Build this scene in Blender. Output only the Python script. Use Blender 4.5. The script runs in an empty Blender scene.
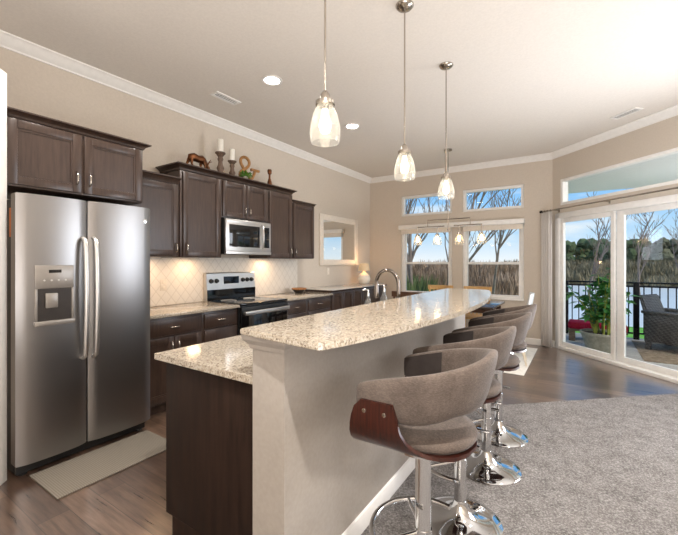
import bpy, bmesh, math, random
from math import sin, cos, pi, radians, sqrt
from mathutils import Vector, Matrix
random.seed(7)
S = bpy.context.scene
COL = S.collection

# ------------------------------------------------------------------ camera
YAW = 0.5819
cam = bpy.data.cameras.new('camera'); cam.sensor_width = 36.0
cam.lens = 369.34 / 678.0 * 36.0
cam.shift_y = -(267.5 - 261.82) / 678.0
cam.clip_start = 0.05; cam.clip_end = 500
camo = bpy.data.objects.new('camera', cam); COL.objects.link(camo)
camo.location = (0, 0, 1.388); camo.rotation_euler = (pi / 2, 0, YAW)
S.camera = camo
S.view_settings.view_transform = 'Standard'; S.view_settings.look = 'None'
S.view_settings.gamma = 1.0; S.view_settings.use_curve_mapping = False
S.view_settings.exposure = 0.0

def lin(c):
    return tuple(((v / 255.0) / 12.92 if v / 255.0 <= 0.04045 else ((v / 255.0 + 0.055) / 1.055) ** 2.4) for v in c)
def rgba(c): return lin(c) + (1.0,)

# ------------------------------------------------------------------ world
W = bpy.data.worlds.new('sky'); S.world = W; W.use_nodes = True
nt = W.node_tree; nt.nodes.clear()
def N(tree, t, **k):
    n = tree.nodes.new(t)
    for a, b in k.items(): setattr(n, a, b)
    return n
tc = N(nt, 'ShaderNodeTexCoord'); sep = N(nt, 'ShaderNodeSeparateXYZ')
nt.links.new(tc.outputs['Generated'], sep.inputs[0])
rmp = N(nt, 'ShaderNodeValToRGB'); e = rmp.color_ramp
e.elements[0].position = 0.0; e.elements[0].color = rgba((232, 238, 242))
e.elements[1].position = 0.55; e.elements[1].color = rgba((84, 152, 220))
m = e.elements.new(0.07); m.color = rgba((176, 212, 240))
m = e.elements.new(0.20); m.color = rgba((118, 184, 240))
nt.links.new(sep.outputs['Z'], rmp.inputs[0])
mp = N(nt, 'ShaderNodeMapping'); mp.inputs['Scale'].default_value = (1.2, 1.2, 5.0)
nt.links.new(tc.outputs['Generated'], mp.inputs[0])
ns = N(nt, 'ShaderNodeTexNoise'); ns.inputs['Scale'].default_value = 3.2; ns.inputs['Detail'].default_value = 6
nt.links.new(mp.outputs[0], ns.inputs['Vector'])
cr = N(nt, 'ShaderNodeValToRGB'); cr.color_ramp.elements[0].position = 0.55; cr.color_ramp.elements[1].position = 0.75
nt.links.new(ns.outputs['Fac'], cr.inputs[0])
mx = N(nt, 'ShaderNodeMixRGB'); mx.inputs[2].default_value = rgba((238, 240, 240))
nt.links.new(cr.outputs[0], mx.inputs[0]); nt.links.new(rmp.outputs[0], mx.inputs[1])
bg = N(nt, 'ShaderNodeBackground'); bg.inputs['Strength'].default_value = 1.2
wo = N(nt, 'ShaderNodeOutputWorld')
nt.links.new(mx.outputs[0], bg.inputs[0]); nt.links.new(bg.outputs[0], wo.inputs[0])

# ------------------------------------------------------------------ lights
def light(name, typ, loc, energy, color=(255, 255, 255), rot=(0, 0, 0), **k):
    d = bpy.data.lights.new(name, typ); d.energy = energy; d.color = lin(color)
    for a, b in k.items(): setattr(d, a, b)
    o = bpy.data.objects.new(name, d); COL.objects.link(o); o.location = loc; o.rotation_euler = rot
    return o
def aim(o, target):
    d = Vector(target) - Vector(o.location); o.rotation_euler = d.to_track_quat('-Z', 'Y').to_euler()
    return o
aim(light('sun', 'SUN', (24, 5, 30), 4.0, (255, 248, 238), angle=0.3), (0, 9, 0))
# fill lamps added for daylight: unseen living room window, and blank rear wall
aim(light('living_daylight_fill', 'AREA', (2.087, 4.483, 1.55), 75, (240, 245, 255), shape='RECTANGLE', size=1.55, size_y=1.9), (-0.4, 1.996, 1.55))
aim(light('rear_fill', 'AREA', (0.6, -2.85, 1.6), 40, (246, 246, 252), shape='RECTANGLE', size=4.0, size_y=2.0), (-1.2, 3.0, 1.6))
# upward fill lamps added to brighten the ceiling, behind camera and near dining
light('ceiling_fill', 'AREA', (1.1, -1.2, 0.7), 215, (250, 248, 248), rot=(pi, 0, 0), shape='DISK', size=3.2)
light('dining_fill', 'AREA', (0.4, 4.0, 0.5), 46, (244, 246, 252), rot=(pi, 0, 0), shape='DISK', size=1.2)
# recessed lamp in the ceiling above the camera
light('living_room_ceiling_lamp', 'SPOT', (0.05, 0.2, 3.10), 330, (255, 250, 244), spot_size=2.4, spot_blend=0.8, shadow_soft_size=0.05)
# unseen lamp added to brighten the porch, right of the door opening
light('porch_fill', 'POINT', (3.0, 6.6, 2.2), 190, (250, 252, 255), shadow_soft_size=0.15)
CANS_AND_FILL = [(-2.52, 2.644), (-2.50, 4.112), (-2.52, 1.1), (0.8, 1.6), (0.6, 3.2), (-1.8, -0.8), (1.4, -1.0)]  # first two have fixtures; the rest are unseen lamps added for light
for x, y in CANS_AND_FILL:
    light('can_and_fill_lamp', 'SPOT', (x, y, 3.10), 72, (255, 248, 240), spot_size=2.6, spot_blend=0.9, shadow_soft_size=0.09)

# ------------------------------------------------------------------ materials
class Mt:
    def __init__(s, name, col=(200, 200, 200), rough=0.5, metal=0.0, spec=0.5):
        s.m = bpy.data.materials.new(name); s.m.use_nodes = True
        s.t = s.m.node_tree; s.b = s.t.nodes['Principled BSDF']; s.out = s.t.nodes['Material Output']
        s.b.inputs['Base Color'].default_value = rgba(col); s.b.inputs['Roughness'].default_value = rough
        s.b.inputs['Metallic'].default_value = metal; s.b.inputs['Specular IOR Level'].default_value = spec
        s.tc = None
    def coord(s, scale=(1, 1, 1), rot=(0, 0, 0), which='Object'):
        if not s.tc: s.tc = N(s.t, 'ShaderNodeTexCoord')
        mp = N(s.t, 'ShaderNodeMapping'); mp.inputs['Scale'].default_value = scale; mp.inputs['Rotation'].default_value = rot
        s.t.links.new(s.tc.outputs[which], mp.inputs[0]); return mp.outputs[0]
    def noise(s, vec, scale, detail=3, rough=0.5):
        n = N(s.t, 'ShaderNodeTexNoise'); n.inputs['Scale'].default_value = scale; n.inputs['Detail'].default_value = detail
        n.inputs['Roughness'].default_value = rough
        s.t.links.new(vec, n.inputs['Vector']); return n.outputs['Fac']
    def ramp(s, fac, stops, mode='LINEAR'):
        r = N(s.t, 'ShaderNodeValToRGB'); r.color_ramp.interpolation = mode
        el = r.color_ramp.elements
        while len(el) > 1: el.remove(el[-1])
        el[0].position = stops[0][0]; el[0].color = rgba(stops[0][1])
        for p, c in stops[1:]:
            q = el.new(p); q.color = rgba(c)
        s.t.links.new(fac, r.inputs[0]); return r.outputs[0]
    def mix(s, fac, a, b, typ='MIX'):
        n = N(s.t, 'ShaderNodeMixRGB'); n.blend_type = typ
        for i, v in enumerate((fac, a, b)):
            if hasattr(v, 'links'): s.t.links.new(v, n.inputs[i])
            elif i == 0: n.inputs[0].default_value = v
            else: n.inputs[i].default_value = rgba(v)
        return n.outputs[0]
    def col(s, o): s.t.links.new(o, s.b.inputs['Base Color']); return s
    def rgh(s, fac, a, b):
        n = N(s.t, 'ShaderNodeMapRange'); n.inputs[3].default_value = a; n.inputs[4].default_value = b
        s.t.links.new(fac, n.inputs[0]); s.t.links.new(n.outputs[0], s.b.inputs['Roughness']); return s
    def bump(s, fac, strength=0.2, dist=0.01):
        n = N(s.t, 'ShaderNodeBump'); n.inputs['Strength'].default_value = strength; n.inputs['Distance'].default_value = dist
        s.t.links.new(fac, n.inputs['Height']); s.t.links.new(n.outputs[0], s.b.inputs['Normal']); return s

M = {}
def paint(name, col, rough=0.75, sc=60, st=0.04):
    k = Mt(name, col, rough, 0, 0.3); v = k.coord()
    f = k.noise(v, sc, 2)
    k.col(k.ramp(f, [(0.3, tuple(max(0, c - 3) for c in col)), (0.7, tuple(min(255, c + 3) for c in col))])); k.bump(f, st, 0.004)
    M[name] = k.m; return k
paint('wall_paint', (205, 194, 180)); paint('wall_paint_shaded', (160, 152, 143)); paint('ceiling_paint', (221, 214, 205), 0.9)  # half wall: wall paint darkened for the weaker light near the floor
paint('trim_white', (236, 233, 228), 0.4, 20, 0.01); paint('vinyl_white', (240, 238, 234), 0.35, 20, 0.01)
paint('porch_white', (232, 234, 234), 0.8, 20, 0.01)

def wood(name, dark, light_, rough=0.35, scale=(1.5, 1.5, 14), rot=(0, 0, 0), bump=0.05, ramp=(0.3, 0.7)):
    k = Mt(name, dark, rough); v = k.coord(scale, rot)
    f = k.noise(v, 3.0, 6, 0.6)
    k.col(k.ramp(f, [(ramp[0], dark), (ramp[1], light_)])); k.rgh(f, rough - 0.06, rough + 0.08); k.bump(f, bump, 0.003)
    M[name] = k.m; return k
wood('espresso', (52, 39, 33), (72, 56, 47), 0.30, (18, 18, 1.6))
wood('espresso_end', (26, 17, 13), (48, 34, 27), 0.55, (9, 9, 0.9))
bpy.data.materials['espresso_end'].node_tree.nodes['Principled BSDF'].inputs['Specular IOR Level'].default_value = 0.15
wood('walnut', (30, 12, 9), (66, 28, 18), 0.3, (40, 40, 2.0), bump=0.03)
wood('light_oak', (196, 150, 92), (222, 182, 122), 0.45, (3, 18, 18))
wood('pale_leg', (206, 190, 164), (226, 212, 190), 0.5, (18, 18, 2))
wood('dark_oak', (64, 42, 28), (92, 62, 42), 0.45, (12, 12, 2))
wood('aged_wood', (70, 52, 42), (120, 98, 82), 0.7, (20, 20, 6))
wood('gold_wood', (138, 96, 52), (176, 128, 74), 0.5, (12, 12, 12))
wood('bench_wood', (92, 74, 58), (120, 98, 80), 0.7, (3, 12, 12))
wood('bark', (104, 88, 78), (150, 132, 118), 0.9, (6, 6, 2), bump=0.4)
wood('dark_table', (48, 40, 36), (66, 56, 50), 0.12, (2, 12, 12))
wood('buffet_top', (46, 38, 36), (60, 50, 46), 0.12, (12, 2, 12))

# plank floor: planks run across the kitchen (along world X)
k = Mt('plank_floor', (130, 105, 88), 0.3); v = k.coord()
br = N(k.t, 'ShaderNodeTexBrick'); k.t.links.new(v, br.inputs['Vector'])
br.inputs['Scale'].default_value = 1.0; br.inputs['Brick Width'].default_value = 1.2; br.inputs['Row Height'].default_value = 0.15
br.inputs['Mortar Size'].default_value = 0.0022; br.inputs['Mortar Smooth'].default_value = 0.3; br.inputs['Bias'].default_value = 0.0
br.inputs['Color1'].default_value = rgba((132, 108, 91)); br.inputs['Color2'].default_value = rgba((88, 68, 56)); br.inputs['Mortar'].default_value = rgba((62, 48, 40)); k.b.inputs['Specular IOR Level'].default_value = 0.85
br.offset = 0.37
f = k.noise(k.coord((1.3, 16, 1)), 2.2, 8, 0.65)
g = k.ramp(f, [(0.28, (128, 120, 116)), (0.48, (204, 199, 196)), (0.68, (255, 255, 255))])
k.col(k.mix(1.0, br.outputs['Color'], g, 'MULTIPLY')); k.rgh(f, 0.24, 0.34); k.b.inputs['Coat Weight'].default_value = 0.7; k.b.inputs['Coat Roughness'].default_value = 0.2; k.b.inputs['Coat IOR'].default_value = 1.7; k.bump(f, 0.05, 0.003)
M['plank_floor'] = k.m

k = Mt('carpet', (165, 158, 152), 0.95, 0, 0.1); v = k.coord()
f = k.noise(v, 95, 5, 0.75); f2 = k.noise(v, 9, 4)
c = k.ramp(f, [(0.32, (46, 44, 43)), (0.5, (134, 129, 126)), (0.68, (210, 206, 202))])
k.col(k.mix(0.35, c, k.ramp(f2, [(0.3, (116, 112, 109)), (0.7, (178, 172, 168))]))); k.bump(f, 1.0, 0.012)
M['carpet'] = k.m

k = Mt('granite', (205, 190, 165), 0.1); v = k.coord()
vo = N(k.t, 'ShaderNodeTexVoronoi'); vo.inputs['Scale'].default_value = 150; k.t.links.new(v, vo.inputs['Vector'])
sp = N(k.t, 'ShaderNodeSeparateColor'); k.t.links.new(vo.outputs['Color'], sp.inputs[0])
base = k.ramp(sp.outputs[0], [(0.0, (116, 103, 90)), (0.06, (140, 127, 112)), (0.20, (164, 153, 137)), (0.42, (176, 165, 149)), (0.66, (188, 179, 164)), (0.90, (154, 144, 131))], 'CONSTANT')
f = k.noise(v, 18, 4, 0.6)
c = k.mix(k.ramp(f, [(0.42, (0, 0, 0)), (0.62, (130, 130, 130))]), base, (172, 157, 136))
f3 = k.noise(v, 60, 3, 0.7)
k.col(k.mix(k.ramp(f3, [(0.64, (0, 0, 0)), (0.72, (110, 110, 110))]), c, (92, 74, 60))); k.b.inputs['Specular IOR Level'].default_value = 0.6
M['granite'] = k.m

def steel(name, col, rough, sc):
    k = Mt(name, col, rough, 1.0); v = k.coord(sc)
    f = k.noise(v, 4, 4)
    k.rgh(f, rough - 0.012, rough + 0.015); M[name] = k.m; return k
steel('stainless', (152, 150, 149), 0.33, (2, 2, 90)); steel('stainless_h', (208, 206, 203), 0.34, (2, 90, 2))
steel('nickel', (176, 168, 158), 0.22, (6, 6, 6)); steel('chrome', (214, 214, 214), 0.06, (3, 3, 3)); steel('dark_chrome', (150, 142, 136), 0.12, (3, 3, 3))
steel('bronze', (112, 72, 48), 0.4, (8, 8, 8)); steel('black_metal', (34, 34, 36), 0.5, (8, 8, 8))

def plain(name, col, rough=0.5, metal=0.0, spec=0.5, var=5, sc=30, bump=0.0):
    k = Mt(name, col, rough, metal, spec); f = k.noise(k.coord(), sc, 3)
    k.col(k.ramp(f, [(0.3, tuple(max(0, c - var) for c in col)), (0.7, tuple(min(255, c + var) for c in col))]))
    if bump: k.bump(f, bump, 0.006)
    M[name] = k.m; return k
plain('black_glass', (12, 12, 14), 0.05, 0, 0.6, 1); plain('black_plastic', (24, 24, 25), 0.45, 0, 0.5, 2)
plain('dispenser_dark', (44, 38, 34), 0.4, 0, 0.5, 3); plain('dispenser_grey', (150, 144, 137), 0.35, 0.5, 0.5, 3)
plain('plate_white', (226, 216, 202), 0.4); plain('candle_wax', (240, 236, 226), 0.5, 0, 0.4, 3)
plain('ceramic_white', (232, 222, 206), 0.3); plain('shade_linen', (232, 206, 168), 0.8, 0, 0.2, 6, 90)
plain('white_shell', (222, 226, 226), 0.35); plain('red_cushion', (150, 16, 46), 0.85, 0, 0.2, 10, 40)
plain('concrete_pot', (150, 146, 130), 0.85, 0, 0.2, 12, 20, 0.2); plain('soil', (52, 40, 32), 1.0, 0, 0.1, 10, 60, 0.5)
plain('leaf', (58, 116, 48), 0.35, 0, 0.5, 16, 6); plain('leaf_bright', (92, 142, 50), 0.5, 0, 0.4, 22, 20); plain('stem', (150, 158, 62), 0.6)
plain('rug_cream', (224, 218, 208), 0.95, 0, 0.1, 10, 25, 0.4); plain('lawn', (92, 148, 58), 0.95, 0, 0.1, 18, 3, 0.5)
plain('bank_earth', (122, 106, 84), 1.0, 0, 0.1, 26, 0.8, 0.5); plain('brush_brown', (154, 128, 102), .95, 0, .1, 30, .5)
plain('reed', (134, 122, 94), 0.95, 0, 0.1, 26, 0.5)
plain('bush_green', (92, 104, 62), 0.95, 0, 0.1, 18, 0.6, 0.6); plain('tree_green', (78, 92, 62), 0.95, 0, 0.1, 18, 0.7, 0.8); plain('tree_grey', (98, 98, 76), 0.95, 0, 0.1, 18, 0.7, 0.8)
plain('shingle_dark', (90, 88, 86), 0.9); plain('rubber', (20, 20, 20), 0.8); plain('orange_tag', (214, 120, 50), 0.6)
plain('tan_basket', (150, 104, 66), 0.8, 0, 0.2, 26, 60, 0.6); plain('white_paper', (238, 238, 236), 0.6); plain('grey_label', (196, 192, 186), 0.3)
plain('outdoor_rug', (136, 118, 98), 0.95, 0, 0.1, 18, 14, 0.3); plain('lining', (44, 36, 33), .7)
plain('bounce_pale', (206, 202, 196), .9)
plain('pale_sheen', (196, 190, 182), .15)  # reflection on the buffet top, put in as colour
plain('slate_black', (38, 34, 32), 0.35)

k = Mt('mat_weave', (150, 140, 126), 0.8, 0, 0.2); v = k.coord()
w1 = N(k.t, 'ShaderNodeTexWave'); w1.inputs['Scale'].default_value = 26; w1.bands_direction = 'Y'; k.t.links.new(v, w1.inputs['Vector'])
w2 = N(k.t, 'ShaderNodeTexWave'); w2.inputs['Scale'].default_value = 26; w2.bands_direction = 'X'; k.t.links.new(v, w2.inputs['Vector'])
f = k.mix(0.5, w1.outputs['Color'], w2.outputs['Color'])
k.col(k.ramp(f, [(0.2, (104, 98, 88)), (0.8, (130, 122, 111))])); k.bump(f, 0.4, 0.004); M['mat_weave'] = k.m

k = Mt('fabric', (104, 90, 80), 0.85, 0, 0.2); v = k.coord()
f = k.noise(k.coord((1, 1, 3)), 120, 3, 0.7); f2 = k.noise(v, 14, 4)
c = k.ramp(f, [(0.25, (54, 46, 41)), (0.5, (88, 77, 70)), (0.75, (120, 108, 99))])
k.col(k.mix(0.4, c, k.ramp(f2, [(0.3, (70, 60, 54)), (0.7, (110, 98, 89))]))); k.bump(f, 0.4, 0.004)
k.b.inputs['Sheen Weight'].default_value = 0.15; M['fabric'] = k.m

k = Mt('curtain_cloth', (214, 208, 202), 0.9, 0, 0.1); f = k.noise(k.coord((60, 60, 60)), 4, 3)
k.col(k.ramp(f, [(0.3, (206, 200, 194)), (0.7, (222, 217, 212))])); M['curtain_cloth'] = k.m

# arabesque style lattice tile on the plane x = const
k = Mt('lattice_tile', (226, 214, 196), 0.25); v = k.coord()
sx = N(k.t, 'ShaderNodeSeparateXYZ'); k.t.links.new(v, sx.inputs[0])
def mth(op, a, b=None):
    n = N(k.t, 'ShaderNodeMath'); n.operation = op
    for i, q in enumerate((a, b)):
        if q is None: continue
        if hasattr(q, 'links'): k.t.links.new(q, n.inputs[i])
        else: n.inputs[i].default_value = q
    return n.outputs[0]
def lat(sgn):
    a = mth('MULTIPLY', sx.outputs['Y'], 8.6); b = mth('MULTIPLY', sx.outputs['Z'], 7.0 * sgn)
    fr = mth('FRACT', mth('ADD', mth('ADD', a, b), 50.0)); return mth('ABSOLUTE', mth('SUBTRACT', fr, 0.5))
ln = mth('MINIMUM', lat(1), lat(-1))
edge = k.ramp(ln, [(0.02, (214, 206, 194)), (0.055, (232, 225, 214))])
k.col(edge); k.bump(ln, 0.15, 0.01); M['lattice_tile'] = k.m

# deck boards
k = Mt('deck_boards', (150, 138, 124), 0.7); v = k.coord()
br = N(k.t, 'ShaderNodeTexBrick'); k.t.links.new(v, br.inputs['Vector']); br.inputs['Scale'].default_value = 1
br.inputs['Brick Width'].default_value = 4; br.inputs['Row Height'].default_value = 0.14; br.inputs['Mortar Size'].default_value = 0.004
br.inputs['Color1'].default_value = rgba((186, 178, 168)); br.inputs['Color2'].default_value = rgba((166, 158, 148)); br.inputs['Mortar'].default_value = rgba((80, 74, 68))
k.col(br.outputs['Color']); M['deck_boards'] = k.m

k = Mt('wicker', (78, 72, 68), 0.6); v = k.coord()
w1 = N(k.t, 'ShaderNodeTexWave'); w1.inputs['Scale'].default_value = 12; w1.bands_direction = 'Z'; k.t.links.new(v, w1.inputs['Vector'])
w2 = N(k.t, 'ShaderNodeTexWave'); w2.inputs['Scale'].default_value = 8; w2.bands_direction = 'DIAGONAL'; k.t.links.new(v, w2.inputs['Vector'])
f = k.mix(0.4, w1.outputs['Color'], w2.outputs['Color'])
k.col(k.ramp(f, [(0.2, (44, 42, 42)), (0.8, (92, 88, 86))])); k.bump(f, 0.7, 0.01); M['wicker'] = k.m

k = Mt('lake_water', (206, 208, 206), 0.3); f = k.noise(k.coord((1, 3, 1)), 0.8, 4); k.bump(f, 0.15, 0.1); k.b.inputs['Specular IOR Level'].default_value = 0.9
M['lake_water'] = k.m
k = Mt('mirror', (235, 238, 238), 0.01, 1.0); f = k.noise(k.coord(), 2, 1); k.rgh(f, 0.0, 0.015); M['mirror'] = k.m

def glassy(name, tint, edge, rough=0.02, base=0.03, milk=0.0):
    m = bpy.data.materials.new(name); m.use_nodes = True; t = m.node_tree; t.nodes.clear()
    o = N(t, 'ShaderNodeOutputMaterial'); tr = N(t, 'ShaderNodeBsdfTransparent'); gl = N(t, 'ShaderNodeBsdfGlossy')
    tr.inputs[0].default_value = rgba(tint); gl.inputs['Roughness'].default_value = rough
    lw = N(t, 'ShaderNodeLayerWeight'); lw.inputs[0].default_value = 0.3
    pw = N(t, 'ShaderNodeMath'); pw.operation = 'POWER'; pw.inputs[1].default_value = 3.0
    t.links.new(lw.outputs['Facing'], pw.inputs[0])
    mu = N(t, 'ShaderNodeMath'); mu.operation = 'MULTIPLY_ADD'; mu.inputs[1].default_value = edge; mu.inputs[2].default_value = base
    t.links.new(pw.outputs[0], mu.inputs[0]); mi = N(t, 'ShaderNodeMixShader')
    t.links.new(mu.outputs[0], mi.inputs[0]); t.links.new(tr.outputs[0], mi.inputs[1]); t.links.new(gl.outputs[0], mi.inputs[2])
    last = mi
    if milk:
        ml = N(t, 'ShaderNodeBsdfTranslucent'); df = N(t, 'ShaderNodeBsdfDiffuse'); ad = N(t, 'ShaderNodeMixShader')
        ml.inputs[0].default_value = rgba((250, 250, 248)); df.inputs[0].default_value = rgba((250, 250, 248))
        t.links.new(ml.outputs[0], ad.inputs[1]); t.links.new(df.outputs[0], ad.inputs[2])
        m2 = N(t, 'ShaderNodeMath'); m2.operation = 'MULTIPLY_ADD'; m2.inputs[1].default_value = .35; m2.inputs[2].default_value = milk
        t.links.new(pw.outputs[0], m2.inputs[0])
        mj = N(t, 'ShaderNodeMixShader'); t.links.new(m2.outputs[0], mj.inputs[0])
        t.links.new(mi.outputs[0], mj.inputs[1]); t.links.new(ad.outputs[0], mj.inputs[2]); last = mj
    t.links.new(last.outputs[0], o.inputs[0]); M[name] = m
glassy('pane_glass', (252, 253, 253), 0.12, .02, .015); glassy('shade_glass', (252, 252, 250), 0.3, 0.05, .03, .085); glassy('bottle_glass', (236, 240, 240), .4, 0.03, .05, .10)
def emit(name, col, st):
    m = bpy.data.materials.new(name); m.use_nodes = True; t = m.node_tree; t.nodes.clear()
    o = N(t, 'ShaderNodeOutputMaterial'); e_ = N(t, 'ShaderNodeEmission'); e_.inputs[0].default_value = rgba(col); e_.inputs[1].default_value = st
    t.links.new(e_.outputs[0], o.inputs[0]); M[name] = m
emit('bulb', (255, 240, 216), 10.0); emit('can_glow', (255, 248, 238), 30.0); emit('bulb_warm', (255, 214, 160), 13.0); emit('lamp_bulb', (255, 206, 140), 18.0)

# ------------------------------------------------------------------ mesh helpers
def BM(): return bmesh.new()
def box(bm, x0, x1, y0, y1, z0, z1, bev=0.0, seg=2):
    if x1 < x0: x0, x1 = x1, x0
    if y1 < y0: y0, y1 = y1, y0
    if z1 < z0: z0, z1 = z1, z0
    v = [bm.verts.new((x, y, z)) for z in (z0, z1) for y in (y0, y1) for x in (x0, x1)]
    fs = [bm.faces.new([v[i] for i in q]) for q in ((0, 2, 3, 1), (4, 5, 7, 6), (0, 1, 5, 4), (2, 6, 7, 3), (0, 4, 6, 2), (1, 3, 7, 5))]
    if bev > 0:
        es = {e for f in fs for e in f.edges}
        bmesh.ops.bevel(bm, geom=list(es), offset=bev, segments=seg, affect='EDGES', profile=0.5)
    return bm
def tube(bm, pts, r, n=10, closed=False, cap=True, flat=1.0):
    pts = [Vector(p) for p in pts]; L = len(pts); rs = r if isinstance(r, (list, tuple)) else [r] * L
    rings = []; up = None
    for i, p in enumerate(pts):
        if closed: d = pts[(i + 1) % L] - pts[i - 1]
        else: d = pts[min(i + 1, L - 1)] - pts[max(i - 1, 0)]
        d.normalize()
        if up is None:
            up = Vector((0, 0, 1)) if abs(d.z) < 0.9 else Vector((1, 0, 0))
        a = d.cross(up)
        if a.length < 1e-5: a = d.orthogonal()
        a.normalize(); b = a.cross(d); b.normalize(); up = b
        rings.append([bm.verts.new(p + (a * cos(2 * pi * j / n) + b * sin(2 * pi * j / n) * flat) * rs[i]) for j in range(n)])
    m_ = L if closed else L - 1
    for i in range(m_):
        A = rings[i]; B = rings[(i + 1) % L]
        for j in range(n): bm.faces.new((A[j], A[(j + 1) % n], B[(j + 1) % n], B[j]))
    if cap and not closed:
        bm.faces.new(rings[0][::-1]); bm.faces.new(rings[-1])
    return bm
def lathe(bm, prof, n=28, c=(0, 0, 0), sx=1.0, sy=1.0):
    rings = []
    for r, z in prof:
        if r < 1e-6: rings.append([bm.verts.new((c[0], c[1], c[2] + z))])
        else: rings.append([bm.verts.new((c[0] + r * cos(2 * pi * j / n) * sx, c[1] + r * sin(2 * pi * j / n) * sy, c[2] + z)) for j in range(n)])
    for A, B in zip(rings, rings[1:]):
        for j in range(n):
            a0, a1 = A[j % len(A)], A[(j + 1) % len(A)]; b0, b1 = B[j % len(B)], B[(j + 1) % len(B)]
            vs = []
            for q in (a0, a1, b1, b0):
                if q not in vs: vs.append(q)
            if len(vs) > 2:
                try: bm.faces.new(vs)
                except ValueError: pass
    return bm
def prism(bm, poly, z0, z1, bev=0.0):
    a = [bm.verts.new((x, y, z0)) for x, y in poly]; b = [bm.verts.new((x, y, z1)) for x, y in poly]
    n = len(poly); fs = [bm.faces.new(a[::-1]), bm.faces.new(b)]
    for i in range(n): fs.append(bm.faces.new((a[i], a[(i + 1) % n], b[(i + 1) % n], b[i])))
    if bev:
        es = list(set(fs[0].edges) | set(fs[1].edges)); bmesh.ops.bevel(bm, geom=es, offset=bev, segments=2, affect='EDGES')
    return bm
def sweep(bm, path, prof, closed=False):
    """prof in (out, z) swept along a horizontal path with mitred corners; out is to the right of travel"""
    P = [Vector((x, y)) for x, y in path]; L = len(P); rings = []
    for i in range(L):
        d0 = (P[i] - P[i - 1]).normalized() if i > 0 else None
        d1 = (P[i + 1] - P[i]).normalized() if i < L - 1 else None
        if d0 is None: d0 = d1
        if d1 is None: d1 = d0
        n0 = Vector((d0.y, -d0.x)); n1 = Vector((d1.y, -d1.x)); nn = (n0 + n1); nn = nn / (1.0 + n0.dot(n1))
        rings.append([bm.verts.new((P[i].x + nn.x * o, P[i].y + nn.y * o, z)) for o, z in prof])
    for A, B in zip(rings, rings[1:]):
        for j in range(len(prof)): bm.faces.new((A[j], B[j], B[(j + 1) % len(prof)], A[(j + 1) % len(prof)]))
    bm.faces.new(rings[0]); bm.faces.new(rings[-1][::-1])
    return bm
def link(name, bm, mat, parent=None, loc=(0, 0, 0), rz=0.0, smooth=38, kind=None):
    bmesh.ops.recalc_face_normals(bm, faces=bm.faces[:])
    me = bpy.data.meshes.new(name); bm.to_mesh(me); bm.free()
    me.materials.append(M[mat])
    if smooth:
        me.shade_smooth(); me.set_sharp_from_angle(angle=radians(smooth))
    o = bpy.data.objects.new(name, me); COL.objects.link(o); o.location = loc; o.rotation_euler = (0, 0, rz)
    if parent: o.parent = parent
    if kind: o['kind'] = kind
    return o
def thing(name, label, cat, loc=(0, 0, 0), rz=0.0, group=None):
    o = bpy.data.objects.new(name, None); o.empty_display_size = 0.1; COL.objects.link(o)
    o.location = loc; o.rotation_euler = (0, 0, rz); o['label'] = label; o['category'] = cat
    if group: o['group'] = group
    return o
def tag(o, label, cat, group=None, kind=None):
    o['label'] = label; o['category'] = cat
    if group: o['group'] = group
    if kind: o['kind'] = kind
    return o
def copy_tree(o, parent=None):
    c = o.copy(); COL.objects.link(c)
    if parent: c.parent = parent
    for ch in list(o.children): copy_tree(ch, c)
    return c
def struct(name, bm, mat, **k): return link(name, bm, mat, kind='structure', **k)
def holes(bm, u0, u1, z0, z1, hs, d0, d1, axis):
    """solid wall between u0..u1, z0..z1 and depth d0..d1 with rectangular openings hs = (ua, ub, za, zb)"""
    us = sorted({u0, u1} | {q for h in hs for q in h[:2]}); zs = sorted({z0, z1} | {q for h in hs for q in h[2:]})
    for a, b in zip(us, us[1:]):
        run = None
        for c, d in zip(zs, zs[1:]):
            um, zm = (a + b) / 2, (c + d) / 2
            if any(h[0] < um < h[1] and h[2] < zm < h[3] for h in hs):
                if run: emit_box(bm, a, b, run[0], run[1], d0, d1, axis); run = None
            else: run = (run[0], d) if run else (c, d)
        if run: emit_box(bm, a, b, run[0], run[1], d0, d1, axis)
    return bm
def emit_box(bm, a, b, z0, z1, d0, d1, axis):
    if axis == 'x': box(bm, a, b, d0, d1, z0, z1)
    else: box(bm, d0, d1, a, b, z0, z1)

# ------------------------------------------------------------------ setting
WL, WB, CEIL = -3.79, 6.972, 3.157
CX, CY = -0.402, 6.972                # corner of back wall and angled wall
R45 = -pi / 4                         # local x along the angled wall, local y outdoors
SE = 4.6
def ang(s, n=0.0): return (CX + 0.70711 * (s + n), CY + 0.70711 * (n - s))
EX, EY = ang(SE)
floor_poly = [(WL, -3.0), (EX, -3.0), (EX, EY), (CX, CY), (WL, CY)]
struct('floor', prism(BM(), floor_poly, -0.08, 0.0), 'plank_floor', smooth=0)
cp = [(-0.930, -3.0), (EX, -3.0), (EX, EY), ang(2.17), (-0.930, 3.555)]
struct('floor_carpet', prism(BM(), cp, 0.0, 0.014), 'carpet', smooth=0)
struct('ceiling', prism(BM(), [(WL - .2, -3.2), (EX + .2, -3.2), (EX + .2, EY + .3), (CX + .12, CY + .12), (CX, CY + .2), (WL - .2, CY + .2)], CEIL, CEIL + 0.15), 'ceiling_paint', smooth=0)
bm = BM(); box(bm, WL - 0.15, WL, -3.0, WB + 0.15, -0.08, CEIL); struct('wall_left', bm, 'wall_paint', smooth=0)
WIN = [(-3.07, -2.04, 2.305, 2.715), (-1.845, -0.823, 2.305, 2.715), (-3.07, -2.04, 0.72, 2.05), (-1.845, -0.823, 0.72, 2.05)]
struct('wall_back', holes(BM(), WL, CX + 0.06, -0.08, CEIL, WIN, WB, WB + 0.15, 'x'), 'wall_paint', smooth=0)
DOOR = (0.10, 2.14, 0.0, 2.13); TRANS = (0.16, 2.14, 2.285, 2.70); LWIN = (2.75, 4.3, 0.6, 2.5)
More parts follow.
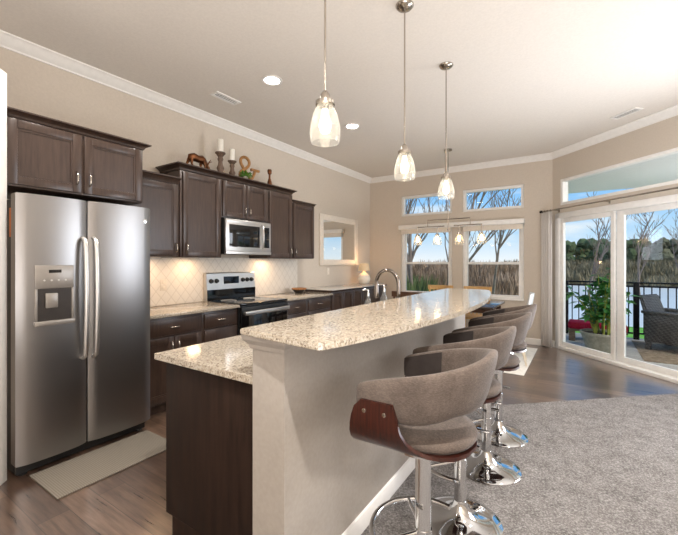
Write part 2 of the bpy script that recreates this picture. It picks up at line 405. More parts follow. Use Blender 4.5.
struct('wall_right', holes(BM(), 0.0, SE, -0.08, CEIL, [DOOR, TRANS, LWIN], 0.0, 0.15, 'x'), 'wall_paint', loc=(CX, CY, 0), rz=R45, smooth=0)
bm = BM(); box(bm, EX, EX + 0.15, -3.15, EY, -0.08, CEIL); struct('wall_living_room', bm, 'wall_paint', smooth=0)
bm = BM(); box(bm, WL - .15, EX, -3.15, -3.0, -0.08, CEIL); struct('wall_rear', bm, 'wall_paint', smooth=0)
# crown moulding
crown = [(0, 3.064), (0.012, 3.064), (0.016, 3.078), (0.040, 3.098), (0.066, 3.128), (0.078, 3.140), (0.090, 3.145), (0.090, CEIL), (0, CEIL)]
struct('trim_1', sweep(BM(), [(WL, -3.0), (WL, WB), (CX, CY), (EX, EY)], crown), 'trim_white', smooth=25)
bb = [(0, 0), (0.014, 0), (0.014, 0.085), (0.009, 0.10), (0, 0.105)]
struct('baseboard_back', sweep(BM(), [(WL, 5.95), (WL, WB), (CX, CY), ang(0.05)], bb), 'trim_white', smooth=25)
# white door casing standing left of the refrigerator, on the 45 degree pantry corner
bm = BM(); box(bm, 0.0, 0.11, 0.0, 0.025, 0.0, 2.585, 0.004); box(bm, 0.11, 0.7, 0.006, 0.025, 0.0, 2.585)
struct('trim_2', bm, 'trim_white', loc=(-3.07, 0.785, 0), rz=R45, smooth=30)
bm = BM(); box(bm, -0.012, 0.7, -0.014, 0.0, 0.0, 0.12, 0.003)
struct('baseboard_pantry', bm, 'trim_white', loc=(-3.07, 0.785, 0), rz=R45, smooth=30)
# tiled splashback behind the counter
bm = BM(); box(bm, WL, WL + 0.008, 1.72, 4.545, 0.916, 1.44); struct('wall_backsplash', bm, 'lattice_tile', smooth=0)

# windows in the back wall
def window(i, w, double):
    x0, x1, z0, z1 = w; bm = BM(); t = 0.05; ya, yb = WB + 0.03, WB + 0.11
    box(bm, x0, x0 + t, ya, yb, z0, z1, .004); box(bm, x1 - t, x1, ya, yb, z0, z1, .004)
    box(bm, x0 + t, x1 - t, ya, yb, z0, z0 + t, .004); box(bm, x0 + t, x1 - t, ya, yb, z1 - t, z1, .004)
    o = struct('window_%d' % i, bm, 'vinyl_white')
    if double:
        zm = 1.362
        for a, b, yo, nm in ((z0 + t, zm + 0.022, 0.038, 'lower_sash'), (zm - 0.022, z1 - t, 0.068, 'upper_sash')):
            s = BM(); q = 0.035
            box(s, x0 + t, x0 + t + q, WB + yo, WB + yo + .03, a, b); box(s, x1 - t - q, x1 - t, WB + yo, WB + yo + .03, a, b)
            box(s, x0 + t + q, x1 - t - q, WB + yo, WB + yo + .03, a, a + q); box(s, x0 + t + q, x1 - t - q, WB + yo, WB + yo + .03, b - q, b)
            so = link(nm, s, 'vinyl_white', o)
            g = BM(); box(g, x0 + t + q, x1 - t - q, WB + yo + .013, WB + yo + .017, a + q, b - q); link('pane', g, 'pane_glass', so)
        s = BM(); box(s, x0 + .001, x1 - .001, WB - 0.03, WB + 0.03, z0 - 0.0, z0 + 0.022, .004); link('sill', s, 'trim_white', o)
    else:
        g = BM(); box(g, x0 + t, x1 - t, WB + .07, WB + .074, z0 + t, z1 - t); link('pane', g, 'pane_glass', o)
for i, w in enumerate(WIN): window(i + 1, w, i > 1)

def at_wall(o): o.location = (CX, CY, 0); o.rotation_euler = (0, 0, R45); return o
# transom above the sliding door
bm = BM(); x0, x1, z0, z1 = TRANS; t = 0.045
box(bm, x0, x0 + t, .0, .10, z0, z1, .004); box(bm, x1 - t, x1, .0, .10, z0, z1, .004); box(bm, x0 + t, x1 - t, .0, .10, z0, z0 + t, .004); box(bm, x0 + t, x1 - t, .0, .10, z1 - t, z1, .004)
o = at_wall(struct('window_5', bm, 'vinyl_white'))
g = BM(); box(g, x0 + t, x1 - t, .06, .064, z0 + t, z1 - t); link('pane', g, 'pane_glass', o)
# sliding glass door
bm = BM(); x0, x1, z0, z1 = DOOR
box(bm, x0 - .035, x0 + .04, -.012, .12, 0, z1, .004); box(bm, x1 - .04, x1 + .035, -.012, .12, 0, z1, .004)
box(bm, x0 - .035, x1 + .035, -.012, .12, z1 - .05, z1 + .035, .004); box(bm, x0 + .04, x1 - .04, -.03, .12, 0.0, .045, .004)
o = at_wall(struct('door_1', bm, 'vinyl_white'))
def panel(nm, a, b, n0, st, mat='vinyl_white'):
    bm = BM(); za, zb = .045, z1 - .05
    box(bm, a, a + st, n0, n0 + .035, za, zb, .003); box(bm, b - st, b, n0, n0 + .035, za, zb, .003)
    box(bm, a + st, b - st, n0, n0 + .035, za, za + .075, .003); box(bm, a + st, b - st, n0, n0 + .035, zb - .07, zb, .003)
    p = link(nm, bm, mat, o)
    g = BM(); box(g, a + st, b - st, n0 + .015, n0 + .020, za + .075, zb - .07); link('pane', g, 'pane_glass', p); return p
p = panel('sliding_panel', x0 + .04, x0 + 0.965, .02, .055)
panel('fixed_panel', x0 + 0.955, x1 - .04,   .065, .11)
# trim between door and transom
bm = BM(); box(bm, 0.16, 2.14, -.006, .0, 2.168, 2.285); at_wall(struct('trim_3', bm, 'wall_paint', smooth=0))

# island half wall
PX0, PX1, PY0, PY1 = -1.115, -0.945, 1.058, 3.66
bm = BM(); box(bm, PX0, PX1, PY0, PY1, 0, 1.095); struct('wall_island', bm, 'wall_paint_shaded', smooth=0)
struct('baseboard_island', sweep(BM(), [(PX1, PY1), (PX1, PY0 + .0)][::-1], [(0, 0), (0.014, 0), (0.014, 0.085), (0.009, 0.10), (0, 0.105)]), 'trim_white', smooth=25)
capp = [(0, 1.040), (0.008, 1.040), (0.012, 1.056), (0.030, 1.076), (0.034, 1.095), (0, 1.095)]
struct('trim_4', sweep(BM(), [(PX0, PY0 + .12), (PX0, PY0), (PX1, PY0), (PX1, PY0 + .02)], [(-o_, z) for o_, z in capp][::-1] if False else capp), 'wall_paint_shaded', smooth=25)

# ------------------------------------------------------------------ cabinets
def shaker(bm, x0, y0, y1, z0, z1, th=0.02, fw=0.055):
    """door front facing +x, back plane at x0"""
    box(bm, x0, x0 + th, y0, y0 + fw, z0, z1, .002); box(bm, x0, x0 + th, y1 - fw, y1, z0, z1, .002)
    box(bm, x0, x0 + th, y0 + fw, y1 - fw, z0, z0 + fw, .002); box(bm, x0, x0 + th, y0 + fw, y1 - fw, z1 - fw, z1, .002)
    box(bm, x0, x0 + th * .45, y0 + fw - .002, y1 - fw + .002, z0 + fw - .002, z1 - fw + .002)
    b = .012   # inner bead
    for (a, c, d, e_) in ((y0 + fw, y0 + fw + b, z0 + fw, z1 - fw), (y1 - fw - b, y1 - fw, z0 + fw, z1 - fw), (y0 + fw + b, y1 - fw - b, z0 + fw, z0 + fw + b), (y0 + fw + b, y1 - fw - b, z1 - fw - b, z1 - fw)):
        box(bm, x0, x0 + th * .75, a, c, d, e_)
    return bm
def slab(bm, x0, y0, y1, z0, z1, th=0.02):
    box(bm, x0, x0 + th, y0, y1, z0, z1, .005, 2); return bm
def pull(x, y, z, vertical, parent, ln=0.10):
    pts = []
    for i in range(9):
        t = -1 + 2 * i / 8; o_ = 0.028 * (1 - t ** 4)
        pts.append((x + o_, y, z + t * ln / 2) if vertical else (x + o_, y + t * ln / 2, z))
    bm = BM(); tube(bm, pts, [.004, .006, .0068, .007, .007, .007, .0068, .006, .004], 8)
    return link('handle', bm, 'nickel', parent, smooth=60)
def cornice(parent, x0, x1, y0, y1, z, out=.06, h=.07, left=True, right=True, nm='cornice'):
    prof = [(0, z), (.008, z), (.014, z + h * .3), (out * .75, z + h * .72), (out, z + h * .8), (out, z + h), (0, z + h)]
    path = ([(x0, y0)] if left else []) + [(x1, y0), (x1, y1)] + ([(x0, y1)] if right else [])
    bm = BM(); sweep(bm, path, prof); box(bm, x0, x1, y0, y1, z, z + h - .004)
    return link(nm, bm, 'espresso', parent, smooth=25)
def upper(label, y0, y1, z0, z1, depth, doors, group='wall cabinets', cap=None, name='wall_cabinet'):
    """doors: list of (ya, yb, handle side, -1/+1) in world y"""
    t = thing(name, label, 'cabinet', (WL, (y0 + y1) / 2, z0), 0, group); yc = (y0 + y1) / 2
    bm = BM(); box(bm, 0.001, depth, y0 - yc, y1 - yc, 0, z1 - z0, .002); link('body', bm, 'espresso', t)
    for ya, yb, side, hz in doors:
        d = link('door', shaker(BM(), depth, ya - yc, yb - yc, .012, z1 - z0 - .012), 'espresso', t)
        pull(depth + .02, (yb - .032 if side > 0 else ya + .032) - yc, hz - z0, True, d)
    if cap: cornice(t, 0.001, depth + cap[0], y0 - yc + cap[1], y1 - yc + cap[2], z1 - z0 + .0, cap[3], cap[4], cap[5], cap[6])
    return t
upper('shallow dark two-door cabinet directly above the refrigerator', .795, 1.70, 1.885, 2.335, .68,
      [(.81, 1.235, 1, 2.00), (1.255, 1.685, -1, 2.00)], cap=(.0, 0, 0, .05, .045, True, True))
upper('dark single-door wall cabinet right beside the cabinet over the refrigerator', 1.72, 2.262, 1.44, 2.18, .33, [(1.74, 2.25, 1, 1.53)], cap=(.0, 0, 0, .05, .065, False, False))
def cap_tall(t, y0, y1, yc, z0):
    pass
t_tall = upper('tallest dark wall cabinet, under the deer figurine and candle holders', 2.268, 2.785, 1.435, 2.335, .345, [(2.295, 2.765, -1, 1.53)])
upper('small double-door dark cabinet directly above the microwave', 2.788, 3.525, 1.90, 2.335, .345, [(2.80, 3.152, 1, 2.0), (3.162, 3.512, -1, 2.0)])
upper('dark tall wall cabinet right of the microwave', 3.528, 4.03, 1.435, 2.335, .345, [(3.55, 3.995, 1, 1.53)])
upper('short dark wall cabinet at the end of the row, nearest the mirror', 4.034, 4.55, 1.435, 2.24, .33, [(4.05, 4.535, -1, 1.53)], cap=(.0, 0, 0, .03, .035, False, True))
t = thing('cabinet_cornice', 'dark stepped cornice along the three tall cabinets, carrying the decorations', 'trim', (WL, 2.268, 2.337))
cornice(t, .002, .347, 0, 4.0 - 2.268, 0, .06, .06, True, True, nm='moulding')

def base(label, y0, y1, drawers, doors, ztop=.884, group='base cabinets', x_front=.61, name='base_cabinet'):
    yc = (y0 + y1) / 2; t = thing(name, label, 'cabinet', (WL, yc, 0), 0, group)
    bm = BM(); box(bm, .001, x_front, y0 - yc, y1 - yc, .10, ztop, .002); link('body', bm, 'espresso', t)
    bm = BM(); box(bm, .001, x_front - .07, y0 - yc, y1 - yc, 0, .10); link('toe_kick', bm, 'espresso', t)
    for ya, yb, za, zb in drawers:
        d = link('drawer', slab(BM(), x_front, ya - yc, yb - yc, za, zb), 'espresso', t); pull(x_front + .02, (ya + yb) / 2 - yc, (za + zb) / 2, False, d)
    for ya, yb, za, zb, side in doors:
        d = link('door', shaker(BM(), x_front, ya - yc, yb - yc, za, zb), 'espresso', t)
        pull(x_front + .02, (yb - .03 if side > 0 else ya + .03) - yc, zb - .09, True, d)
    return t
base('dark base cabinet beside the refrigerator with drawer over two doors', 1.722, 2.335, [(1.74, 2.315, .715, .86)], [(1.74, 2.024, .12, .695, 1), (2.030, 2.315, .12, .695, -1)])
base('dark drawer stack on the refrigerator side of the stove', 2.337, 2.788, [(2.355, 2.775, .715, .86), (2.355, 2.775, .42, .695), (2.355, 2.775, .12, .40)], [])
base('dark drawer stack right of the stove', 3.572, 4.015, [(3.59, 3.99, .715, .86), (3.59, 3.99, .42, .695), (3.59, 3.99, .12, .40)], [])
base('dark drawer stack under the basket, next to the far buffet', 4.017, 4.60, [(4.04, 4.575, .715, .86), (4.04, 4.575, .42, .695), (4.04, 4.575, .12, .40)], [])
for lab, ya, yb in (('speckled granite worktop between refrigerator and stove', 1.722, 2.790), ('speckled granite worktop right of the stove, holding a basket', 3.570, 4.602)):
    bm = BM(); box(bm, WL + .009, WL + .652, ya, yb, .885, .915, .004); tag(link('countertop', bm, 'granite'), lab, 'countertop', 'granite worktops')
t = thing('buffet_cabinet', 'dark buffet cabinet under the mirror with a pale painted sheen on top', 'cabinet', (WL, 5.535, 0))
bm = BM(); box(bm, .001, .61, -.925, .92, .09, .93, .002); link('body', bm, 'espresso', t)
bm = BM(); box(bm, .001, .55, -.91, .91, 0, .09); link('plinth', bm, 'espresso', t)
bm = BM(); box(bm, .001, .645, -.93, .93, .93, .951, .004); link('tabletop', bm, 'buffet_top', t)
bm = BM(); box(bm, .003, .638, -.922, .922, .951, .958, .002); link('top_sheen', bm, 'pale_sheen', t)  # pale layer colours in the wall's grazing reflection on the dark top
for i in range(6):
    ya = -.91 + i * .3045; d = link('door', shaker(BM(), .61, ya, ya + .295, .11, .91, fw=.045), 'espresso', t)

# island base and granite
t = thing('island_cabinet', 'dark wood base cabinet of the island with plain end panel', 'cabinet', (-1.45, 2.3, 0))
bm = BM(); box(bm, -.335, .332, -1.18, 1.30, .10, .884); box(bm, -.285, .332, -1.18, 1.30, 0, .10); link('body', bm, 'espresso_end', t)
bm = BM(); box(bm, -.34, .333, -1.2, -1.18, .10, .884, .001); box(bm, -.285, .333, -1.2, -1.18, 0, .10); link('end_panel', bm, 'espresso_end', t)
for i in range(5):
    ya = -1.185 + i * .498
    bm = BM(); shaker(bm, 0, 0, .488, 0, .745); bmesh.ops.transform(bm, matrix=Matrix.Translation((-.335, ya + .488, .125)) @ Matrix.Rotation(pi, 4, 'Z'), verts=bm.verts[:])
    d = link('door', bm, 'espresso', t)
bm = BM(); sx0, sx1, sy0, sy1 = -1.68, -1.36, 2.42, 3.12
holes2 = [(-1.845, sx0, 1.07, 3.62), (sx1, -1.118, 1.07, 3.62), (sx0, sx1, 1.07, sy0), (sx0, sx1, sy1, 3.62)]
for a, b, c, d in holes2: box(bm, a, b, c, d, .885, .915)
tag(link('countertop', bm, 'granite', smooth=0), 'lower speckled granite worktop on the island, kitchen side', 'countertop', 'granite worktops')
t = thing('sink', 'steel sink basin set into the lower island worktop', 'sink', ((sx0 + sx1) / 2, (sy0 + sy1) / 2, .72))
bm = BM(); a, b = (sx1 - sx0) / 2 - .002, (sy1 - sy0) / 2 - .002
box(bm, -a, a, -b, b, 0.168, .172); box(bm, -a, -a + .006, -b, b, .168, .19); box(bm, a - .006, a, -b, b, .168, .19); box(bm, -a, a, -b, -b + .006, .168, .19); box(bm, -a, a, b - .006, b, .168, .19)
link('basin', bm, 'stainless', t)
bow = [(-0.545 - .175 * ((y - 2.3) / 1.35) ** 2, y) for y in [0.985 + i * (3.66 - .985) / 30 for i in range(31)]]
poly = [(-1.148, 1.022), (-.735, .972), (-.722, .974)] + bow[0:] + [(-.745, 3.715), (-.78, 3.745), (-.84, 3.755), (-1.148, 3.755)]
tag(link('bar_countertop', prism(BM(), poly, 1.0955, 1.1205, .004), 'granite', smooth=30), 'raised bow-fronted granite bar top with stools along it', 'countertop', 'granite worktops')

# ------------------------------------------------------------------ refrigerator
FX = -2.98
t = thing('refrigerator', 'stainless steel side-by-side refrigerator with ice dispenser', 'refrigerator', (-3.35, 1.26, 0))
def fx(x): return x + 3.35
bm = BM(); box(bm, -.40, fx(-3.075), -.425, .425, .035, 1.80, .004); link('body', bm, 'black_plastic', t)
bm = BM(); box(bm, -.36, fx(-3.04), -.42, .42, .012, .085, .004); link('kick_grille', bm, 'black_plastic', t)
for yy in (-.38, .38):
    for xx in (-.33, fx(-3.06)):
        bm = BM(); lathe(bm, [(0, 0), (.025, 0), (.025, .012), (.012, .014), (.012, .04), (0, .04)], 14, (xx, yy, 0)); link('foot', bm, 'rubber', t)
def fdoor(ya, yb, z0=.085, z1=1.828):
    bm = BM(); n = 14; a, b = [], []
    for i in range(n + 1):
        u = i / n; y = ya + (yb - ya) * u
        bulge = .016 * (1 - (2 * u - 1) ** 2) - .010 * (abs(2 * u - 1) ** 12)
        a.append((fx(FX) + bulge, y))
    poly = a + [(fx(-3.07), yb), (fx(-3.07), ya)]
    prism(bm, poly, z0, z1, .004); return bm
dl = link('door', fdoor(-.435, -.034), 'stainless', t, smooth=30); dr = link('door', fdoor(-.026, .437), 'stainless', t, smooth=30)
for y, par in ((-.062, dl), (.006, dr)):
    bm = BM(); x = fx(FX) + .006
    pts = [(x, y, .70), (x + .035, y, .72), (x + .05, y, .78)] + [(x + .05 + .012 * sin(pi * i / 8), y, .78 + i * .0875) for i in range(1, 8)] + [(x + .05, y, 1.48), (x + .035, y, 1.54), (x, y, 1.56)]
    tube(bm, pts, .0165, 12, flat=.8); link('handle', bm, 'stainless_h', par, smooth=60)
# ice and water dispenser, on the left door
xd = fx(FX) + .012; dy0, dy1, dz0, dz1 = -.345, -.125, .985, 1.365
disp = BM(); box(disp, xd - .03, xd + .012, dy0, dy1, 1.21, dz1, .005)
box(disp, xd - .03, xd + .012, dy0, dy0 + .014, dz0, 1.21, .002); box(disp, xd - .03, xd + .012, dy1 - .014, dy1, dz0, 1.21, .002); box(disp, xd - .03, xd + .022, dy0 - .004, dy1 + .004, dz0 - .02, dz0 + .012, .005)
dp = link('dispenser', disp, 'dispenser_grey', dl)
bm = BM(); box(bm, xd - .03, xd + .0065, dy0 + .014, dy1 - .014, dz0 + .012, 1.21); link('niche', bm, 'dispenser_dark', dp)
bm = BM(); box(bm, xd + .004, xd + .022, dy0 + .055, dy0 + .125, 1.08, 1.18, .006); link('paddle', bm, 'dispenser_grey', dp)
bm = BM(); box(bm, xd + .009, xd + .014, dy0 + .075, dy1 - .075, 1.315, 1.335); link('display', bm, 'black_glass', dp)
bm = BM(); tube(bm, [(xd - .01, dy0 + (dy1 - dy0) * i / 12, dz1 + .002 + .012 * sin(pi * i / 12)) for i in range(13)], .008, 8); link('hood', bm, 'black_plastic', dp)
for i in range(4):
    bm = BM(); lathe(bm, [(0, 0), (.006, 0), (.006, .002), (0, .002)], 10); bmesh.ops.transform(bm, matrix=Matrix.Translation((xd + .012, dy0 + .05 + i * .04, 1.265)) @ Matrix.Rotation(pi / 2, 4, 'Y'), verts=bm.verts[:]); link('button', bm, 'grey_label', dp)
bm = BM(); lathe(bm, [(0, 0), (.018, 0), (.018, .003), (.013, .004), (0, .004)], 24); bmesh.ops.transform(bm, matrix=Matrix.Translation((fx(FX) + .003, .385, 1.72)) @ Matrix.Rotation(pi / 2, 4, 'Y'), verts=bm.verts[:])
link('badge', bm, 'chrome', dr)
bm = BM(); box(bm, 0, .045, -.003, 0, 0, .19, .001); tag(link('paper_note', bm, 'orange_tag', loc=(-3.125, .8345, 1.55)), 'narrow orange note stuck to the side of the refrigerator', 'note')

# kitchen mat
bm = BM(); box(bm, -.215, .215, -.385, .385, 0, .012, .005); tag(link('kitchen_mat', bm, 'mat_weave', loc=(-2.765, 1.278, 0.0005)), 'beige woven kitchen mat on the plank floor in front of the refrigerator', 'mat')

# ------------------------------------------------------------------ range
ry0, ry1 = 2.794, 3.566; rc = (ry0 + ry1) / 2; rw = (ry1 - ry0) / 2 - .002
t = thing('stove', 'stainless steel electric stove with black glass top and knobbed backguard', 'stove', (WL + .33, rc, 0))
bm = BM(); box(bm, -.315, .30, -rw, rw, .03, .90, .003); link('body', bm, 'black_plastic', t)
for yy in (-.33, .33):
    for xx in (-.28, .26):
        bm = BM(); lathe(bm, [(0, 0), (.02, 0), (.02, .03), (0, .03)], 12, (xx, yy, 0)); link('foot', bm, 'rubber', t)
bm = BM(); box(bm, -.245, .335, -rw, rw, .90, .922, .005); ck = link('cooktop', bm, 'black_glass', t)
for (xx, yy, r) in ((-.1, -.19, .09), (-.1, .19, .11), (.17, -.19, .11), (.17, .19, .09)):
    bm = BM(); tube(bm, [(xx + r * cos(2 * pi * i / 28), yy + r * sin(2 * pi * i / 28), .9222) for i in range(28)], .0016, 6, closed=True); link('burner_ring', bm, 'grey_label', ck)
bm = BM()   # backguard, leaning back slightly
prof = [(-.315, .90), (-.245, .90), (-.262, 1.245), (-.27, 1.255), (-.315, 1.255)]
a = [bm.verts.new((x, -rw, z)) for x, z in prof]; b = [bm.verts.new((x, rw, z)) for x, z in prof]
bm.faces.new(a); bm.faces.new(b[::-1])
for i in range(5): bm.faces.new((a[i], b[i], b[(i + 1) % 5], a[(i + 1) % 5]))
bg_ = link('backguard', bm, 'stainless_h', t, smooth=0)
bm = BM(); box(bm, -.2495, -.243, -rw + .002, rw - .002, .922, 1.05); link('splash_panel', bm, 'black_glass', bg_)
bm = BM(); box(bm, -.262, -.2535, -.135, .105, 1.115, 1.205); link('display', bm, 'black_glass', bg_)
for yy in (-.325, -.245, .17, .245, .32):
    bm = BM(); lathe(bm, [(0, 0), (.028, 0), (.028, .006), (.021, .010), (.019, .03), (.016, .033), (0, .033)], 18)
    bmesh.ops.transform(bm, matrix=Matrix.Translation((-.256, yy, 1.155)) @ Matrix.Rotation(pi / 2, 4, 'Y'), verts=bm.verts[:]); link('knob', bm, 'black_plastic', bg_)
bm = BM(); box(bm, .30, .335, -rw + .004, rw - .004, .23, .885, .006); od = link('oven_door', bm, 'black_glass', t)
bm = BM(); box(bm, .334, .342, -rw + .006, rw - .006, .80, .884, .003); link('door_trim', bm, 'black_plastic', od)
bm = BM(); box(bm, .372, .395, -rw + .02, rw - .02, .795, .84, .009, 3); box(bm, .33, .385, -rw + .03, -rw + .06, .80, .835, .004); box(bm, .33, .385, rw - .06, rw - .03, .80, .835, .004); link('handle', bm, 'stainless_h', od)
bm = BM(); box(bm, .30, .33, -rw + .004, rw - .004, .05, .222, .005); link('drawer', bm, 'stainless_h', t)

# microwave
my0, my1 = 2.792, 3.522; mc = (my0 + my1) / 2; mw = (my1 - my0) / 2 - .001
t = thing('microwave', 'stainless over-the-range microwave with black door glass', 'microwave', (WL + .2, mc, 1.478), 0)
bm = BM(); box(bm, -.195, .185, -mw, mw, 0, .418, .003); link('body', bm, 'black_plastic', t)
bm = BM(); box(bm, .185, .215, -mw + .001, mw - .001, .035, .405, .004); box(bm, .185, .222, -mw + .001, mw - .001, .0, .034, .004); fr = link('face', bm, 'stainless_h', t)
bm = BM(); box(bm, .213, .2165, -mw + .05, mw - .20, .085, .345, .001); link('door_glass', bm, 'black_glass', fr)
bm = BM(); box(bm, .213, .2165, mw - .135, mw - .03, .085, .345, .001); link('control_panel', bm, 'black_glass', fr)
bm = BM(); tube(bm, [(.213, mw - .165, .07), (.245, mw - .165, .085), (.25, mw - .165, .2), (.25, mw - .165, .25), (.245, mw - .165, .355), (.213, mw - .165, .37)], .010, 10); link('handle', bm, 'stainless_h', fr, smooth=60)
bm = BM(); box(bm, .185, .219, -mw + .02, mw - .02, .365, .395, .002); link('vent_grille', bm, 'stainless_h', fr)
for yy in (2.05, 2.55, 3.75):
    light('under_cabinet_lamp', 'AREA', (WL + .17, yy, 1.425), 1.6 if yy < 3 else 2.0, (255, 214, 168), size=.12)

# outlets
for lab, y, z, x in (('cream outlet plate on the tiled splashback beside the refrigerator', 2.294, 1.137, WL + .008), ('white outlet plate on the wall below the mirror', 5.40, 1.22, WL)):
    t = thing('wall_outlet', lab, 'outlet', (x, y, z), 0)
    bm = BM(); box(bm, 0, .006, -.038, .038, -.06, .06, .002); link('plate', bm, 'plate_white', t)
    for dz in (-.026, .026):
        bm = BM(); box(bm, .005, .008, -.016, .016, dz - .014, dz + .014, .002); link('socket', bm, 'ceramic_white', t)

# ------------------------------------------------------------------ decorations above the cabinets
ZC = 2.397
def deco(y, x=WL + .22): return (x, y, ZC)
# grazing deer, bronze, facing +y
bm = BM()
tube(bm, [(0, -.155, .10), (0, -.13, .135), (0, -.07, .15), (0, 0, .14), (0, .06, .145), (0, .10, .13), (0, .125, .11)], [.022, .046, .05, .044, .05, .042, .02], 14)
tube(bm, [(0, .09, .14), (0, .135, .11), (0, .165, .07)], [.04, .028, .022], 10); tube(bm, [(0, .15, .085), (0, .185, .055), (0, .21, .018)], [.022, .023, .010], 10)
for yy, kx, ft in ((-.125, -.02, .0), (.075, .012, .0)):
    for q, sx_ in ((-1, -.026), (1, .026)):
        tube(bm, [(sx_, yy, .12), (sx_, yy + kx + q * .02, .06), (sx_, yy + q * .035, .0)], [.032, .014, .010], 8)
tube(bm, [(0, -.155, .12), (0, -.185, .10)], [.012, .004], 6)
for s in (-1, 1):
    tube(bm, [(s * .012, .16, .09), (s * .04, .165, .125), (s * .045, .19, .16)], [.009, .008, .004], 6); tube(bm, [(s * .035, .165, .12), (s * .055, .205, .135)], [.007, .003], 6); tube(bm, [(s * .015, .15, .095), (s * .045, .135, .09)], [.012, .004], 6)
bmesh.ops.scale(bm, vec=(.85, .74, .9), verts=bm.verts[:])
tag(link('deer_figurine', bm, 'bronze', loc=deco(2.55, WL + .25), smooth=70), 'bronze grazing deer figurine on top of the tall cabinet', 'figurine')
def candle_holder(lab, clab, y, h, ch, r):
    bm = BM(); lathe(bm, [(0, 0), (r, 0), (r, .015), (r * .75, .03), (r * .55, h * .2), (r * .78, h * .33), (r * .5, h * .47), (r * .42, h * .6), (r * .62, h * .72), (r * .45, h * .8), (r * .9, h * .93), (r * 1.05, h * .95), (r * 1.05, h), (0, h)], 22)
    tag(link('candle_holder', bm, 'aged_wood', loc=deco(y, WL + .24), smooth=50), lab, 'candle holder', 'candle holders')
    t = thing('candle', clab, 'candle', (WL + .24, y, ZC + h), 0, 'pillar candles')
    bm = BM(); rr = r * .62; lathe(bm, [(0, 0), (rr, 0), (rr, ch - .004), (rr - .004, ch), (rr * .4, ch - .004), (0, ch - .004)], 22); link('wax', bm, 'candle_wax', t, smooth=50)
    bm = BM(); tube(bm, [(0, 0, ch - .006), (.001, 0, ch + .008)], .0015, 6); link('wick', bm, 'black_plastic', t)
candle_holder('taller turned wooden candle holder beside the deer figurine', 'white pillar candle on the taller wooden holder', 2.86, .275, .155, .056)
candle_holder('shorter turned wooden candle holder next to the ampersand', 'white pillar candle on the shorter wooden holder', 3.035, .215, .145, .05)
# ampersand letter, drawn in (y, z)
pts2 = [(.30, .215), (.285, .15), (.245, .07), (.19, .02), (.12, .005), (.05, .03), (.025, .085), (.05, .145), (.13, .205), (.185, .27), (.19, .33), (.15, .375), (.095, .38), (.045, .345), (.038, .285), (.07, .225), (.13, .15), (.20, .07), (.27, .008)]
def smooth_pts(p, k=5):
    out = []
    for i in range(len(p) - 1):
        p0, p1, p2, p3 = p[max(i - 1, 0)], p[i], p[i + 1], p[min(i + 2, len(p) - 1)]
        for j in range(k):
            t = j / k
            out.append(tuple(0.5 * (2 * b + (c - a) * t + (2 * a - 5 * b + 4 * c - d) * t * t + (3 * b - a - 3 * c + d) * t ** 3) for a, b, c, d in zip(p0, p1, p2, p3)))
    return out + [p[-1]]
bm = BM(); sp_ = smooth_pts(pts2); tube(bm, [(0, y * .92, z * .80 + .018) for y, z in sp_], .019, 8)
box(bm, -.016, .016, .205, .35, .175, .205, .003)
tag(link('ampersand_letter', bm, 'gold_wood', loc=(WL + .2, 3.17, ZC), smooth=60), 'golden wooden ampersand sign standing on the cabinet tops', 'letter')
t = thing('potted_greenery', 'tiny green plant in front of the wooden ampersand', 'plant', (WL + .33, 3.16, ZC))
bm = BM(); lathe(bm, [(0, 0), (.028, 0), (.036, .04), (.03, .04), (0, .036)], 16); link('pot', bm, 'concrete_pot', t)
bm = BM()
def leafquad(bm, p, d, ln, wd, tw=0.0):
    d = Vector(d).normalized(); s = d.cross(Vector((0, 0, 1)));
    if s.length < .01: s = Vector((1, 0, 0))
    s.normalize(); n = s.cross(d); p = Vector(p); s = (s * cos(tw) + n * sin(tw))
    a = bm.verts.new(p); b = bm.verts.new(p + d * ln * .45 + s * wd * .5 + n * ln * .06); c = bm.verts.new(p + d * ln - n * ln * .12); e_ = bm.verts.new(p + d * ln * .45 - s * wd * .5 + n * ln * .06)
    bm.faces.new((a, b, c)); bm.faces.new((a, c, e_))
for i in range(150):
    a = random.uniform(0, 2 * pi); h = random.uniform(.03, .075); r = random.uniform(0, .06)
    leafquad(bm, (r * cos(a), r * sin(a), h), (cos(a), sin(a), random.uniform(-.2, 1.0)), random.uniform(.03, .055), .024)
link('foliage', bm, 'leaf_bright', t, smooth=0)
bm = BM(); lathe(bm, [(0, 0), (.026, 0), (.030, .02), (.022, .07), (.011, .10), (.011, .135), (.022, .145), (.024, .175), (.02, .185), (0, .185)], 16)
bmesh.ops.scale(bm, vec=(1.25, 1.25, 1.4), verts=bm.verts[:])
tag(link('slim_vase', bm, 'bronze', loc=(WL + .2, 3.72, ZC), smooth=50), 'small dark bottle-shaped vase standing alone on the cabinet right of the ampersand', 'vase')

# ------------------------------------------------------------------ counter and buffet things
t = thing('basket', 'small brown woven basket on the worktop right of the stove', 'basket', (WL + .22, 4.33, .9155))
bm = BM(); lathe(bm, [(0, 0), (.06, 0), (.085, .03), (.105, .065), (.10, .068), (.08, .035), (.055, .008), (0, .006)], 26); link('bowl', bm, 'slate_black', t, smooth=60)
bm = BM(); tube(bm, [(.103 * cos(2 * pi * i / 26), .103 * sin(2 * pi * i / 26), .066) for i in range(26)], .012, 8, closed=True); link('rim', bm, 'tan_basket', t, smooth=60)
t = thing('table_lamp', 'lit table lamp with white base and linen shade in the far corner', 'lamp', (WL + .24, 6.28, .9585))
bm = BM(); lathe(bm, [(0, 0), (.07, 0), (.085, .015), (.12, .07), (.125, .11), (.10, .17), (.05, .215), (.025, .235), (.018, .27), (0, .27)], 26); link('lamp_base', bm, 'ceramic_white', t, smooth=50)
bm = BM(); tube(bm, [(0, 0, .26), (0, 0, .40)], .006, 8); link('stem', bm, 'nickel', t)
